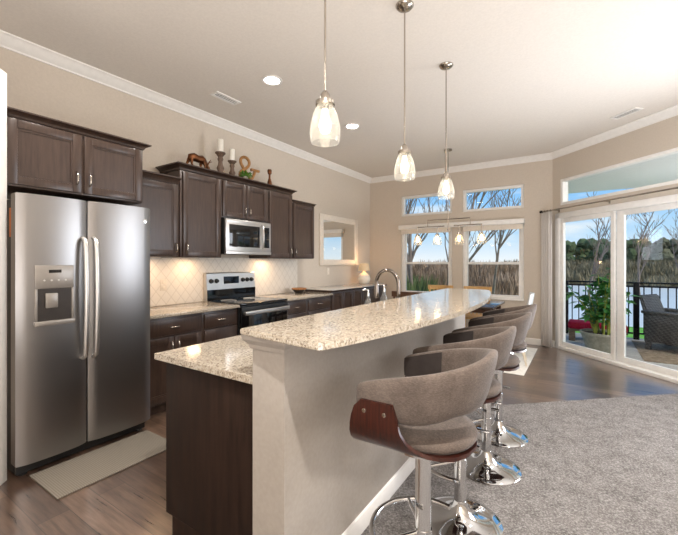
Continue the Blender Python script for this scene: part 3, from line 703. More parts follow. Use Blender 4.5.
bm = BM(); lathe(bm, [(.115, .255), (.09, .395), (.087, .395), (.112, .255), (.115, .255)], 30); link('lamp_shade', bm, 'shade_linen', t, smooth=50)
bm = BM(); lathe(bm, [(0, .30), (.022, .305), (.03, .33), (.02, .36), (0, .37)], 14); link('bulb', bm, 'lamp_bulb', t)
light('table_lamp_light', 'POINT', (WL + .24, 6.28, .9585 + .41), 3.0, (255, 200, 140), shadow_soft_size=.03)
# mirror on the left wall
t = thing('wall_mirror', 'large white-framed mirror on the wall above the buffet', 'mirror', (WL, 5.77, 1.775))
bm = BM(); hy, hz, fw = .64, .45, .105
for a, b, c, d in ((-hy, -hy + fw, -hz, hz), (hy - fw, hy, -hz, hz), (-hy + fw, hy - fw, -hz, -hz + fw), (-hy + fw, hy - fw, hz - fw, hz)): box(bm, .001, .03, a, b, c, d, .006)
link('frame', bm, 'plate_white', t)
bm = BM(); box(bm, .001, .012, -hy + fw, hy - fw, -hz + fw, hz - fw); link('glass', bm, 'mirror', t, smooth=0)

# faucet and soap bottles behind the bar
t = thing('faucet', 'tall arched gooseneck faucet behind the bar top', 'faucet', (-1.24, 2.76, .9155))
bm = BM(); lathe(bm, [(0, 0), (.03, 0), (.03, .012), (.022, .02), (.021, .10), (.016, .11), (0, .11)], 20); link('base', bm, 'dark_chrome', t, smooth=50)
bm = BM(); tube(bm, [(0, 0, .10), (0, 0, .27)] + [(-.10 + .10 * cos(pi * i / 14), 0, .29 + .115 * sin(pi * i / 14)) for i in range(15)] + [(-.20, 0, .27)], .0145, 12); link('spout', bm, 'dark_chrome', t, smooth=60)
bm = BM(); tube(bm, [(-.20, 0, .275), (-.20, 0, .20), (-.20, 0, .17)], [.018, .020, .022], 14); link('spray_head', bm, 'dark_chrome', t, smooth=50)
bm = BM(); tube(bm, [(0, -.02, .07), (-.01, -.05, .075), (-.015, -.10, .10)], [.012, .009, .006], 10); link('lever', bm, 'dark_chrome', t, smooth=50)
for lab, x, y, h, r in (('clear soap bottle with pump nearest the faucet', -1.27, 2.56, .30, .03), ('clear shorter bottle left of the faucet, under its spray head', -1.36, 2.47, .26, .028)):
    t = thing('soap_bottle', lab, 'bottle', (x, y, .9155), 0, 'bottles behind the bar')
    bm = BM(); lathe(bm, [(0, 0), (r, 0), (r, h * .62), (r * .4, h * .76), (r * .35, h * .82), (0, h * .82)], 18); link('bottle', bm, 'bottle_glass', t, smooth=50)
    bm = BM(); tube(bm, [(0, 0, h * .8), (0, 0, h * .98), (-.01, 0, h), (-.05, 0, h * .98)], [.010, .008, .007, .006], 10); link('pump', bm, 'chrome', t, smooth=60)

# ------------------------------------------------------------------ ceiling fixtures
for lab, (x, y) in (('round recessed ceiling light nearest the refrigerator', CANS_AND_FILL[0]), ('round recessed ceiling light further down the kitchen', CANS_AND_FILL[1])):
    t = thing('recessed_light', lab, 'ceiling light', (x, y, CEIL), 0, 'recessed ceiling lights')
    bm = BM(); lathe(bm, [(.075, -.001), (.10, -.001), (.10, -.008), (.078, -.010), (.072, -.004), (.075, -.001)], 32); link('trim_ring', bm, 'trim_white', t, smooth=50)
    bm = BM(); lathe(bm, [(0, -.003), (.073, -.003), (.073, -.005), (0, -.005)], 28); link('lens', bm, 'can_glow', t)
for lab, x, y, rz, a, b in (('white slotted ceiling vent above the kitchen cabinets', -3.21, 2.66, 0, .06, .16), ('white slotted ceiling vent near the sliding door', .437, 5.543, R45, .16, .06)):
    t = thing('ceiling_vent', lab, 'vent', (x, y, CEIL), rz, 'ceiling vents')
    bm = BM(); f_ = .02
    for q in ((-a, a, -b, -b + f_), (-a, a, b - f_, b), (-a, -a + f_, -b + f_, b - f_), (a - f_, a, -b + f_, b - f_)): box(bm, *q, -.012, -.001)
    link('frame', bm, 'trim_white', t)
    bm = BM(); n = 3; box(bm, -a + f_, a - f_, -b + f_, b - f_, -.003, -.001); link('duct', bm, 'slate_black', t)
    for i in range(n):
        bm = BM()
        if b > a:
            x_ = -a + f_ + (i + .5) * (2 * a - 2 * f_) / n; box(bm, x_ - .003, x_ + .003, -b + f_, b - f_, -.010, -.004)
        else:
            y_ = -b + f_ + (i + .5) * (2 * b - 2 * f_) / n; box(bm, -a + f_, a - f_, y_ - .003, y_ + .003, -.010, -.004)
        link('slat', bm, 'trim_white', t)
# pendants
def shade_prof(r, h):
    o_ = [(r * .42, 0), (r * .50, -h * .04), (r * .78, -h * .25), (r * .95, -h * .52), (r, -h * .72), (r * .97, -h * .9), (r * .90, -h)]
    i_ = [(q - .003, z) for q, z in o_[::-1]]
    return o_ + i_ + [o_[0]]
def pendant(lab, y, coupler):
    t = thing('pendant_light', lab, 'pendant light', (-1.021, y, CEIL), 0, 'pendants over the bar'); zt = 2.138 - CEIL
    bm = BM(); lathe(bm, [(0, 0), (.062, 0), (.062, -.008), (.05, -.022), (.018, -.03), (0, -.03)], 28); link('canopy', bm, 'nickel', t, smooth=50)
    bm = BM(); tube(bm, [(0, 0, -.025), (0, 0, zt + .05)], .0055, 10)
    if coupler: lathe(bm, [(0, -.785), (.012, -.785), (.012, -.765), (0, -.765)], 12); lathe(bm, [(0, zt + .05), (.010, zt + .05), (.010, -.79), (0, -.79)], 12)
    link('rod', bm, 'nickel', t, smooth=50)
    bm = BM(); lathe(bm, [(0, zt + .062), (.012, zt + .06), (.022, zt + .045), (.026, zt + .016), (.046, zt + .012), (.046, zt - .004), (0, zt - .004)], 24); link('socket_cap', bm, 'nickel', t, smooth=50)
    bm = BM(); lathe(bm, [(q, z + zt) for q, z in shade_prof(.073, .184)], 32); link('shade', bm, 'shade_glass', t, smooth=60)
    bm = BM(); lathe(bm, [(0, zt - .02), (.013, zt - .025), (.016, zt - .05), (.026, zt - .085), (.028, zt - .11), (.018, zt - .135), (0, zt - .142)], 18); link('bulb', bm, 'bulb', t, smooth=60)
    light('pendant_lamp', 'POINT', (-1.021, y, 2.138 - .09), 9, (255, 232, 200), shadow_soft_size=.03)
pendant('glass pendant light nearest the camera, over the near end of the bar', 1.432, False)
pendant('middle glass pendant light over the bar', 2.375, False)
pendant('glass pendant light over the far end of the bar, in front of the windows', 3.305, True)

# ------------------------------------------------------------------ bar stools, front is local +x
st0 = thing('bar_stool', '', 'bar stool', (0, 0, 0.014), 0, 'bar stools along the bar')
H0 = -0.036
bm = BM(); lathe(bm, [(0, 0), (.208, 0), (.212, .004), (.205, .010), (.16, .018), (.10, .030), (.06, .052), (.040, .085), (.033, .115), (0, .115)], 48); link('base', bm, 'chrome', st0, smooth=60)
bm = BM(); lathe(bm, [(0, .11), (.0305, .11), (.0305, .655), (.09, .672), (.11, .68), (.11, .690 + H0), (0, .690 + H0)], 24); link('pole', bm, 'chrome', st0, smooth=40)
bm = BM(); rr = .20
tube(bm, [(rr * cos(a), rr * sin(a), .32) for a in [radians(-105 + i * 210 / 30) for i in range(31)]], .011, 10)
for a in (radians(-52), radians(52)): tube(bm, [(.02 * cos(a), .02 * sin(a), .32), (rr * cos(a), rr * sin(a), .32)], .009, 8)
lathe(bm, [(.030, .305), (.0335, .305), (.0335, .335), (.030, .335), (.030, .305)], 20); link('footrest', bm, 'chrome', st0, smooth=50)
# bent plywood shell
cs = [(.279, .932), (.281, .905), (.282, .87), (.281, .84), (.276, .81), (.262, .785), (.238, .765), (.20, .750), (.15, .741), (.08, .736), (0, .735)]
fe = [.165, .195, .208, .214, .218, .22, .22, .22, .22, .222, .224]
be = [.035, .022, .012, .002, -.018, -.048, -.085, -.125, -.165, -.195, -.208]
full = [(-y, z, f_, b_) for (y, z), f_, b_ in zip(cs, fe, be)] + [(y, z, f_, b_) for (y, z), f_, b_ in list(zip(cs, fe, be))[::-1][1:]]
bm = BM(); nx = 8; TH = .013
def shellpt(i):
    y, z, f_, b_ = full[i]
    p0 = full[max(i - 1, 0)]; p1 = full[min(i + 1, len(full) - 1)]
    d = Vector((p1[0] - p0[0], p1[1] - p0[1])).normalized(); n = Vector((-d.y, d.x))   # inward/up
    return y, z, f_, b_, n
outer, inner = [], []
for i in range(len(full)):
    y, z, f_, b_, n = shellpt(i)
    outer.append([bm.verts.new((b_ + (f_ - b_) * j / nx, y, z + H0)) for j in range(nx + 1)])
    inner.append([bm.verts.new((b_ + (f_ - b_) * j / nx, y + n.x * TH, z + n.y * TH + H0)) for j in range(nx + 1)])
Lf = len(full)
for i in range(Lf - 1):
    for j in range(nx):
        bm.faces.new((outer[i][j], outer[i][j + 1], outer[i + 1][j + 1], outer[i + 1][j])); bm.faces.new((inner[i][j], inner[i + 1][j], inner[i + 1][j + 1], inner[i][j + 1]))
    for j in (0, nx): bm.faces.new((outer[i][j], outer[i + 1][j], inner[i + 1][j], inner[i][j]))
for i in (0, Lf - 1):
    for j in range(nx): bm.faces.new((outer[i][j], inner[i][j], inner[i][j + 1], outer[i][j + 1]))
sh = link('seat_shell', bm, 'walnut', st0, smooth=40)
for s in (-1, 1):
    for x in (.065, .15):
        bm = BM(); lathe(bm, [(0, 0), (.009, 0), (.008, .004), (0, .006)], 12); bmesh.ops.transform(bm, matrix=Matrix.Translation((x, s * .280, .895 + H0)) @ Matrix.Rotation(-s * pi / 2, 4, 'X'), verts=bm.verts[:]); link('bolt', bm, 'nickel', sh, smooth=50)
bm = BM(); lathe(bm, [(0, .748 + H0), (.16, .75 + H0), (.205, .756 + H0), (.217, .772 + H0), (.208, .790 + H0), (.17, .800 + H0), (.09, .806 + H0), (0, .808 + H0)], 40, (.005, 0, 0), 1.0, .98); link('seat_cushion', bm, 'fabric', st0, smooth=70)
# upholstered wrap-around back
path = []; RB = .244
ex = [.200, .199, .196, .190, .180, .165] + [.165 - .165 * i / 8 for i in range(1, 9)]
fal = [.12, .45, .70, .86, .96, 1.0]
for i, x in enumerate(ex): path.append((x, -RB, fal[i] if i < 6 else 1.0))
for i in range(1, 40): a = -pi / 2 - pi * i / 40; path.append((RB * cos(a), RB * sin(a), 1.0))
for i, x in enumerate(ex[::-1]): path.append((x, RB, (fal[len(ex) - 1 - i] if len(ex) - 1 - i < 6 else 1.0)))
NP = len(path); NC = 18; TOT = 0; cum = [0]
for p_, q_ in zip(path, path[1:]): TOT += math.dist(p_[:2], q_[:2]); cum.append(TOT)
def band(i):
    x, y, fa = path[i]; x0, y0 = path[max(i - 1, 0)][:2]; x1, y1 = path[min(i + 1, NP - 1)][:2]
    d = Vector((x1 - x0, y1 - y0)).normalized(); n = Vector((d.y, -d.x))
    if n.dot(Vector((x, y)) - Vector((.02, 0))) < 0: n = -n
    q = 1 - abs(2 * cum[i] / TOT - 1); w = q * q * (3 - 2 * q)
    zt = .968 + .124 * min(1, (q * 1.05) ** .85); zb = .878 - .026 * sin(pi * min(1, q * 1.5)) + .012 * w
    return x, y, fa, n, q, w, zt, zb
bm = BM(); rings = []
for i in range(NP):
    x, y, fa, n, q, w, zt, zb = band(i); th = .0225; zc, hh = (zt + zb) / 2, (zt - zb) / 2 * (.55 + .45 * fa); ring = []
    for j in range(NC):
        a = 2 * pi * j / NC; cx_ = math.copysign(abs(cos(a)) ** .6, cos(a)); cz_ = math.copysign(abs(sin(a)) ** .6, sin(a))
        lean = .028 * w * cz_
        ring.append(bm.verts.new((x + n.x * (th * cx_ * fa + lean), y + n.y * (th * cx_ * fa + lean), zc + hh * cz_ + H0)))
    rings.append(ring)
for A, B in zip(rings, rings[1:]):
    for j in range(NC): bm.faces.new((A[j], A[(j + 1) % NC], B[(j + 1) % NC], B[j]))
bm.faces.new(rings[0]); bm.faces.new(rings[-1][::-1])
bk = link('backrest', bm, 'fabric', st0, smooth=70)
for lo, hi in ((3, 13), (NP - 14, NP - 4)):
    bm = BM(); rows = []
    for i in range(lo, hi + 1):
        x, y, fa, n, q, w, zt, zb = band(i); row = []
        for off in (.0205, .0265):
            for u in (0, .5, 1):
                z = zb + .012 + (zt - zb - .018) * u; l_ = .028 * w * (2 * u - 1)
                row.append(bm.verts.new((x - n.x * (off - l_), y - n.y * (off - l_), z + H0)))
        rows.append(row)
    for A, B in zip(rows, rows[1:]):
        for j, k_ in ((0, 1), (1, 2), (2, 5), (5, 4), (4, 3), (3, 0)): bm.faces.new((A[j], A[k_], B[k_], B[j]))
    for A in (rows[0], rows[-1]): bm.faces.new((A[0], A[1], A[2], A[5], A[4], A[3]))
    o = link('arm_lining', bm, 'lining', bk, smooth=50); o['label'] = 'dark inner lining of the arm'
for ch in st0.children:
    if ch.name.split('.')[0] in ('seat_shell', 'seat_cushion', 'backrest'):
        dz_ = 0 if ch.name.startswith('back') else -.006
        mt_ = Matrix.Translation((-.012, 0, dz_)) @ Matrix.Diagonal((.905, .92, 1, 1)); ch.data.transform(mt_)
        for b_ in ch.children: b_.data.transform(mt_)
stools = [(-.520, 1.39, pi + .02, 'brown fabric bar stool with walnut shell nearest the camera'), (-.540, 1.99, pi - .03, 'second brown fabric bar stool from the camera, behind the nearest one'),
          (-.535, 2.61, pi + .02, 'third brown fabric bar stool from the camera along the bar'), (-.555, 3.15, pi, 'farthest brown fabric bar stool, at the dining end of the bar')]
for i, (x, y, rz, lab) in enumerate(stools):
    o = st0 if i == 0 else copy_tree(st0)
    o.location = (x, y, .0145); o.rotation_euler = (0, 0, rz); o['label'] = lab

# ------------------------------------------------------------------ dining area
bm = BM(); box(bm, -1.12, 1.35, -.83, .83, 0, .008, .003); tag(link('dining_rug', bm, 'rug_cream', loc=(-1.94, 5.82, .0005)), 'cream area rug under the dining table', 'rug')
ZR = .0095
t = thing('dining_table', 'dark glossy rectangular dining table by the back windows', 'table', (-1.85, 5.93, ZR))
bm = BM(); box(bm, -.82, .82, -.47, .47, .712, .745, .008); link('tabletop', bm, 'dark_table', t)
bm = BM(); box(bm, -.72, .72, -.37, .37, .64, .712); link('apron', bm, 'dark_oak', t)
for sx_ in (-1, 1):
    for sy_ in (-1, 1): bm = BM(); box(bm, sx_ * .74 - .035, sx_ * .74 + .035, sy_ * .39 - .035, sy_ * .39 + .035, 0, .712, .004); link('leg', bm, 'dark_oak', t)
def slat_chair(lab, x, y, rz, mat, slats, group):
    t = thing('dining_chair', lab, 'chair', (x, y, ZR if y > 5.1 else ZR), rz, group)    # front is local +x
    bm = BM(); box(bm, -.21, .22, -.22, .22, .43, .465, .01); link('seat', bm, mat, t)
    for sy_ in (-1, 1):
        bm = BM(); tube(bm, [(.19, sy_ * .19, .44), (.20, sy_ * .20, 0)], [.02, .014], 10); link('leg', bm, mat, t)
        bm = BM(); tube(bm, [(-.22, sy_ * .21, 0), (-.20, sy_ * .20, .45), (-.25, sy_ * .20, .92)], [.015, .02, .016], 10); link('leg', bm, mat, t)
    bm = BM(); n = 10; pts = [(-.25 - .035 * cos(pi * (i / n - .5)), -.235 + .47 * i / n, .90) for i in range(n + 1)]
    for i in range(n):
        (xa, ya, _), (xb, yb, _) = pts[i], pts[i + 1]
        q = [bm.verts.new(c) for c in ((xa - .012, ya, .865), (xb - .012, yb, .865), (xb + .012, yb, .865), (xa + .012, ya, .865), (xa - .012, ya, .945), (xb - .012, yb, .945), (xb + .012, yb, .945), (xa + .012, ya, .945))]
        for f_ in ((0, 1, 2, 3), (4, 7, 6, 5), (0, 4, 5, 1), (3, 2, 6, 7)): bm.faces.new([q[k_] for k_ in f_])
        if i == 0: bm.faces.new([q[k_] for k_ in (0, 3, 7, 4)])
        if i == n - 1: bm.faces.new([q[k_] for k_ in (1, 5, 6, 2)])
    bmesh.ops.remove_doubles(bm, verts=bm.verts[:], dist=1e-5); link('top_rail', bm, mat, t)
    for k_ in range(slats):
        yy = -.13 + .26 * k_ / (slats - 1); bm = BM(); tube(bm, [(-.20, yy, .46), (-.235, yy, .68), (-.272, yy, .87)], .012, 8, flat=.5); link('slat', bm, mat, t)
    return t
slat_chair('light oak dining chair at the windows, left of the two oak ones', -2.19, 6.50, -pi / 2, 'light_oak', 5, 'oak dining chairs')
slat_chair('light oak dining chair at the windows, right of the two oak ones', -1.53, 6.50, -pi / 2, 'light_oak', 5, 'oak dining chairs')
slat_chair('dark slat-back dining chair on the bar side of the table, behind the faucet', -2.13, 5.28, pi / 2, 'dark_oak', 5, None)
t = thing('shell_chair', 'white shell dining chair with pale splayed wooden legs at the table end', 'chair', (-.83, 5.58, ZR + .004), pi + .12)
bm = BM()
prof = [(.22, .43), (.20, .45), (.10, .445), (0, .43), (-.10, .43), (-.17, .45), (-.21, .52), (-.235, .62), (-.265, .76), (-.285, .86), (-.295, .93), (-.297, .955)]
wd = [.20, .215, .22, .225, .225, .225, .225, .22, .21, .19, .16, .12]
rows = []
for (x, z), w in zip(prof, wd):
    rows.append([bm.verts.new((x + (.05 * (abs(s) ** 2.5) if z > .5 else 0), s * w, z + (.05 * abs(s) ** 3 if z < .5 else 0))) for s in [-1 + 2 * i / 10 for i in range(11)]])
for A, B in zip(rows, rows[1:]):
    for j in range(10): bm.faces.new((A[j], A[j + 1], B[j + 1], B[j]))
so = link('seat_shell', bm, 'white_shell', t, smooth=60); md = so.modifiers.new('solid', 'SOLIDIFY'); md.thickness = .014
for sx_, sy_ in ((1, 1), (1, -1), (-1, 1), (-1, -1)):
    bm = BM(); tube(bm, [(sx_ * .09, sy_ * .09, .425), (sx_ * .20, sy_ * .19, 0)], [.017, .011], 10); link('leg', bm, 'pale_leg', t)
# chandelier
CHX, CHY = -1.76, 5.8
t = thing('chandelier', 'four-light linear chandelier over the dining table', 'chandelier', (CHX, CHY, CEIL))
def cz(z): return z - CEIL
bm = BM(); lathe(bm, [(0, 0), (.06, 0), (.06, -.02), (0, -.025)], 20); link('canopy', bm, 'nickel', t)
bm = BM(); tube(bm, [(0, 0, -.02), (0, 0, cz(1.90))], .007, 8); lathe(bm, [(0, cz(1.86)), (.014, cz(1.875)), (.014, cz(1.90)), (0, cz(1.91))], 12); link('rod', bm, 'nickel', t)
bm = BM(); tube(bm, [(-.335, 0, cz(1.955)), (-.335, 0, cz(2.06)), (.335, 0, cz(2.06)), (.335, 0, cz(1.955))], .008, 8); tube(bm, [(-.51, 0, cz(1.955)), (-.06, 0, cz(1.955))], .008, 8); tube(bm, [(.09, 0, cz(1.955)), (.51, 0, cz(1.955))], .008, 8); link('frame', bm, 'nickel', t)
for x in (-.50, -.175, .17, .50):
    bm = BM(); tube(bm, [(x, 0, cz(1.955)), (x, 0, cz(1.83))], .008, 8); lathe(bm, [(0, cz(1.845)), (.022, cz(1.84)), (.03, cz(1.81)), (0, cz(1.808))], 16, (x, 0, 0)); a = link('arm', bm, 'nickel', t)
    bm = BM(); lathe(bm, [(q, z + cz(1.812)) for q, z in shade_prof(.068, .155)], 26, (x, 0, 0)); link('shade', bm, 'shade_glass', a, smooth=60)
    bm = BM(); lathe(bm, [(0, cz(1.80)), (.013, cz(1.795)), (.026, cz(1.75)), (.022, cz(1.715)), (0, cz(1.70))], 14, (x, 0, 0)); link('bulb', bm, 'bulb_warm', a, smooth=60)
    light('chandelier_lamp', 'POINT', (CHX + x, CHY, 1.745), 3.5, (255, 216, 168), shadow_soft_size=.03)

# window valance, curtain rod and curtain
t = thing('window_valance', 'long cream roller shade valance above the lower back windows', 'window shade', (-1.95, WB, 2.035))
bm = BM(); box(bm, -1.15, 1.14, -.085, -.001, 0, .085, .006); link('cassette', bm, 'trim_white', t)
for xa, xb in ((-1.12, -.09), (.105, 1.127)):
    bm = BM(); box(bm, xa + .015, xb - .015, -.04, -.036, -.075, 0.004); box(bm, xa + .015, xb - .015, -.048, -.028, -.09, -.072, .004); link('roller_shade', bm, 'plate_white', t)
t = thing('curtain_rod', 'dark slim curtain rod across the top of the sliding door', 'curtain rod', (CX, CY, 2.21), R45)
bm = BM(); tube(bm, [(-.08, -.14, 0), (2.35, -.14, 0)], .011, 10); link('rod', bm, 'nickel', t, smooth=60)
bm = BM(); lathe(bm, [(0, -.03), (.018, -.022), (.024, 0), (.018, .022), (0, .03)], 16); bmesh.ops.transform(bm, matrix=Matrix.Translation((-.085, -.14, 0)) @ Matrix.Rotation(pi / 2, 4, 'Y'), verts=bm.verts[:]); link('finial', bm, 'black_metal', t, smooth=60)
for s in (.14, 1.02, 2.25):
    bm = BM(); box(bm, s - .008, s + .008, -.14, -.001, -.006, .006); box(bm, s - .012, s + .012, -.008, -.001, -.03, .03, .002); link('bracket', bm, 'nickel', t)
t = thing('curtain', 'grey-white curtain gathered in the corner beside the sliding door', 'curtain', (CX, CY, 0), R45)
bm = BM(); rows = []
for z in (.02, .6, 1.2, 1.8, 2.19):
    rows.append([bm.verts.new((-.088 + .215 * i / 40, -.14 + .024 * sin(i / 40 * 2 * pi * 4.5), z)) for i in range(41)])
for A, B in zip(rows, rows[1:]):
    for j in range(40): bm.faces.new((A[j], A[j + 1], B[j + 1], B[j]))
cu = link('panel', bm, 'curtain_cloth', t, smooth=80); md = cu.modifiers.new('solid', 'SOLIDIFY'); md.thickness = .004
for i in range(4):
    bm = BM(); tube(bm, [(-.07 + i * .06, -.14 + .017 * cos(2 * pi * j / 16), 2.208 + .017 * sin(2 * pi * j / 16)) for j in range(16)], .003, 6, closed=True); link('ring', bm, 'nickel', t)

# ------------------------------------------------------------------ porch
ZD = -.10
struct('porch_deck', prism(BM(), [ang(-.0, .16), (-.75, WB + .17), (-.75, 9.2), (5.5, 9.2), (5.5, 2.6), ang(SE, .16)], ZD - .06, ZD), 'deck_boards', smooth=0)
struct('porch_ceiling', prism(BM(), [ang(0, .16), (-.9, WB + .17), (-.9, 8.55), (6, 8.55), (6, 2.3), ang(SE, .16)], 2.73, 2.90), 'porch_white', smooth=0)
bm = BM(); box(bm, -6, 9, 9.22, 10.9, ZD - .58, ZD - .50); struct('porch_bounce_strip', bm, 'bounce_pale', smooth=0)  # unseen pale strip added to bounce neutral light onto the porch ceiling
RY = 9.06
t = thing('deck_railing', 'black metal deck railing beyond the sliding door', 'railing', (0, RY, ZD))
bm = BM(); box(bm, -.32, 5.2, -.03, .03, 1.07, 1.10, .006); box(bm, -.32, 5.2, -.014, .014, 1.0, 1.03); link('top_rail', bm, 'black_metal', t)
bm = BM(); box(bm, -.32, 5.2, -.014, .014, .10, .13); link('bottom_rail', bm, 'black_metal', t)
for x in (-.28, .87, 2.0, 3.1, 4.2, 5.18):
    bm = BM(); box(bm, x - .045, x + .045, -.045, .045, 0, 1.09, .004); link('post', bm, 'black_metal', t)
x = -.17
while x < 3.2:
    if min(abs(x - q) for q in (-.28, .87, 2.0, 3.1)) > .06:
        bm = BM(); box(bm, x - .009, x + .009, -.009, .009, .12, 1.01); link('baluster', bm, 'black_metal', t)
    x += .1155
bm = BM(); box(bm, -.3, 2.6, -.85, .85, 0, .012, .004); tag(link('outdoor_rug', bm, 'outdoor_rug', loc=(1.08, 7.98, ZD + .0005)), 'brown outdoor rug on the porch deck under the wicker chair', 'rug')
# potted plant
t = thing('potted_plant', 'large-leaved green plant in a wide tapered pot outside the door', 'plant', (.28, 7.62, ZD))
bm = BM(); lathe(bm, [(0, 0), (.20, 0), (.22, .01), (.30, .27), (.315, .275), (.315, .31), (.285, .31), (.27, .25), (0, .25)], 36); link('pot', bm, 'concrete_pot', t, smooth=40)
bm = BM(); lathe(bm, [(0, .251), (.27, .251), (.27, .275), (0, .285)], 24); link('soil', bm, 'soil', t)
rnd = random.Random(3); lv = BM()
for i in range(18):
    a = rnd.uniform(0, 2 * pi); r = rnd.uniform(.05, .52); h = rnd.uniform(1.05, 1.5) - r * .5
    p0 = Vector((.10 * cos(a), .10 * sin(a), .27)); p2 = Vector((r * cos(a), r * sin(a), h)); p1 = (p0 + p2) / 2 + Vector((0, 0, .06)) - Vector((cos(a), sin(a), 0)) * .04
    bm = BM(); tube(bm, [p0, p1, p2], [.012, .009, .005], 7); link('stem', bm, 'stem', t, smooth=60)
    for k_ in range(17):
        u = .30 + .70 * k_ / 16; p = (p0 * (1 - u) ** 2 + p1 * 2 * u * (1 - u) + p2 * u * u); b = rnd.uniform(0, 2 * pi)
        leafquad(lv, p, (cos(b), sin(b), rnd.uniform(-.7, .5)), rnd.uniform(.13, .21), rnd.uniform(.08, .12), rnd.uniform(-.6, .6))
link('foliage', lv, 'leaf', t, smooth=0)
# bench with red cushion
t = thing('outdoor_bench', 'low wooden bench with a dark red cushion behind the potted plant', 'bench', (.08, 8.45, ZD))
bm = BM(); box(bm, -.30, .60, -.22, .22, .19, .225, .004); link('seat', bm, 'bench_wood', t)
for x in (-.24, .52): bm = BM(); box(bm, x - .05, x + .05, -.2, .2, 0, .19, .004); link('leg', bm, 'bench_wood', t)
bm = BM(); box(bm, -.30, .60, -.22, .22, 0, .13, .035, 3); tag(link('bench_cushion', bm, 'red_cushion', loc=(.08, 8.45, ZD + .2255)), 'dark red seat cushion lying on the porch bench', 'cushion')
# wicker armchair
t = thing('wicker_armchair', 'dark grey wicker armchair on the porch rug', 'armchair', (1.34, 8.22, ZD + .013), -.55)
bm = BM(); box(bm, -.30, .36, -.30, .30, .17, .33, .02); box(bm, -.30, .36, -.30, .30, .33, .37, .015); link('seat', bm, 'wicker', t)
bm = BM()
for v in [0]:
    pr = [(-.29, .34), (-.22, .34), (-.40, .90), (-.45, .90)]
    a = [bm.verts.new((x, -.31 + (.03 if z > .5 else 0), z)) for x, z in pr]; b = [bm.verts.new((x, .31 - (.03 if z > .5 else 0), z)) for x, z in pr]
    bm.faces.new(a); bm.faces.new(b[::-1])
    for i in range(4): bm.faces.new((a[i], b[i], b[(i + 1) % 4], a[(i + 1) % 4]))
bmesh.ops.bevel(bm, geom=bm.edges[:], offset=.018, segments=2, affect='EDGES'); link('backrest', bm, 'wicker', t)
for s in (-1, 1):
    bm = BM(); box(bm, -.36, .40, s * .33 - .055, s * .33 + .055, .60, .655, .02, 3); box(bm, -.32, .38, s * .33 - .035, s * .33 + .035, .13, .60, .012); link('arm', bm, 'wicker', t)
    for x in (-.27, .33): bm = BM(); box(bm, x - .035, x + .035, s * .33 - .034, s * .33 + .034, 0, .14, .006); link('leg', bm, 'wicker', t)

# ------------------------------------------------------------------ garden, lake and trees
ZG = -.62
def sheet(bm, x0, x1, y0, y1, nx, ny, fz):
    g = [[bm.verts.new((x0 + (x1 - x0) * i / nx, y0 + (y1 - y0) * j / ny, fz(x0 + (x1 - x0) * i / nx, y0 + (y1 - y0) * j / ny))) for i in range(nx + 1)] for j in range(ny + 1)]
    for j in range(ny):
        for i in range(nx): bm.faces.new((g[j][i], g[j][i + 1], g[j + 1][i + 1], g[j + 1][i]))
    return bm
def shore(x): return 15.0 + .25 * (x - 2) if x > -4 else 13.5 - .0 * x
def lawn_z(x, y): return ZG - max(0, (y - 14)) * .08
struct('lawn', sheet(BM(), -30, 30, WB + .3, 17, 30, 12, lawn_z), 'lawn')
bm = BM(); sheet(bm, -90, 90, 15, 90, 4, 4, lambda x, y: ZG - .10); struct('lake', bm, 'lake_water', smooth=0)
rnd = random.Random(11)
def bank_z(x, y):
    # rising brown bank behind the back windows
    return ZG - .25 + 1.55 * max(0, min(1, (y - 15) / 9)) + .2 * sin(x * .7) * sin(y * .5 + 1)
struct('near_bank', sheet(BM(), -40, -1.0, 14, 34, 60, 20, lambda x, y: bank_z(x, y) - 2.6 * max(0, min(1, (x + 2.3) / 1.3))), 'bank_earth')
struct('far_bank', sheet(BM(), -60, 60, 40, 60, 40, 10, lambda x, y: ZG - .2 + 1.9 * max(0, min(1, (y - 40) / 12)) + .2 * sin(x * .5)), 'bank_earth')
def thicket(name, lab, mat, n, fx_, h0, h1, seed, wd=.03, spread=.5):
    r = random.Random(seed); bm = BM()
    for i in range(n):
        x, y, z = fx_(r); k_ = r.uniform(h0, h1)
        for q in range(3):
            a = r.uniform(0, 2 * pi); dx, dy = cos(a) * spread * k_ * r.random(), sin(a) * spread * k_ * r.random()
            w = wd * r.uniform(.5, 1.5); px, py = -sin(a) * w, cos(a) * w
            v = [bm.verts.new(c) for c in ((x - px, y - py, z), (x + px, y + py, z), (x + dx * .6 + px * .7, y + dy * .6 + py * .7, z + k_ * .6), (x + dx, y + dy, z + k_), (x + dx * .6 - px * .7, y + dy * .6 - py * .7, z + k_ * .6))]
            bm.faces.new(v)
    return tag(link(name, bm, mat, smooth=0), lab, 'brush', None, 'stuff')
thicket('brush_thicket', 'brown winter brush on the bank outside the back windows', 'brush_brown', 4200, lambda r: (lambda x, y: (x, y, bank_z(x, y) - .1))(r.uniform(-15, -2.4), r.uniform(14.5, 25)), .35, 1.05, 5, .035, .6)
thicket('green_undergrowth', 'green shrubs low outside the left back window', 'bush_green', 900, lambda r: (lambda x, y: (x, y, ZG - .1))(r.uniform(-6.6, -4.3), r.uniform(10.5, 13)), .9, 1.75, 8, .05, .5)
thicket('reed_bed', 'brown reeds along the far lake shore beyond the deck', 'reed', 5200, lambda r: (lambda x, y: (x, y, ZG - .2 + 1.9 * max(0, min(1, (y - 40) / 12))))(r.uniform(-8, 16), r.uniform(39.5, 50)), .5, 1.1, 9, .06, .5)
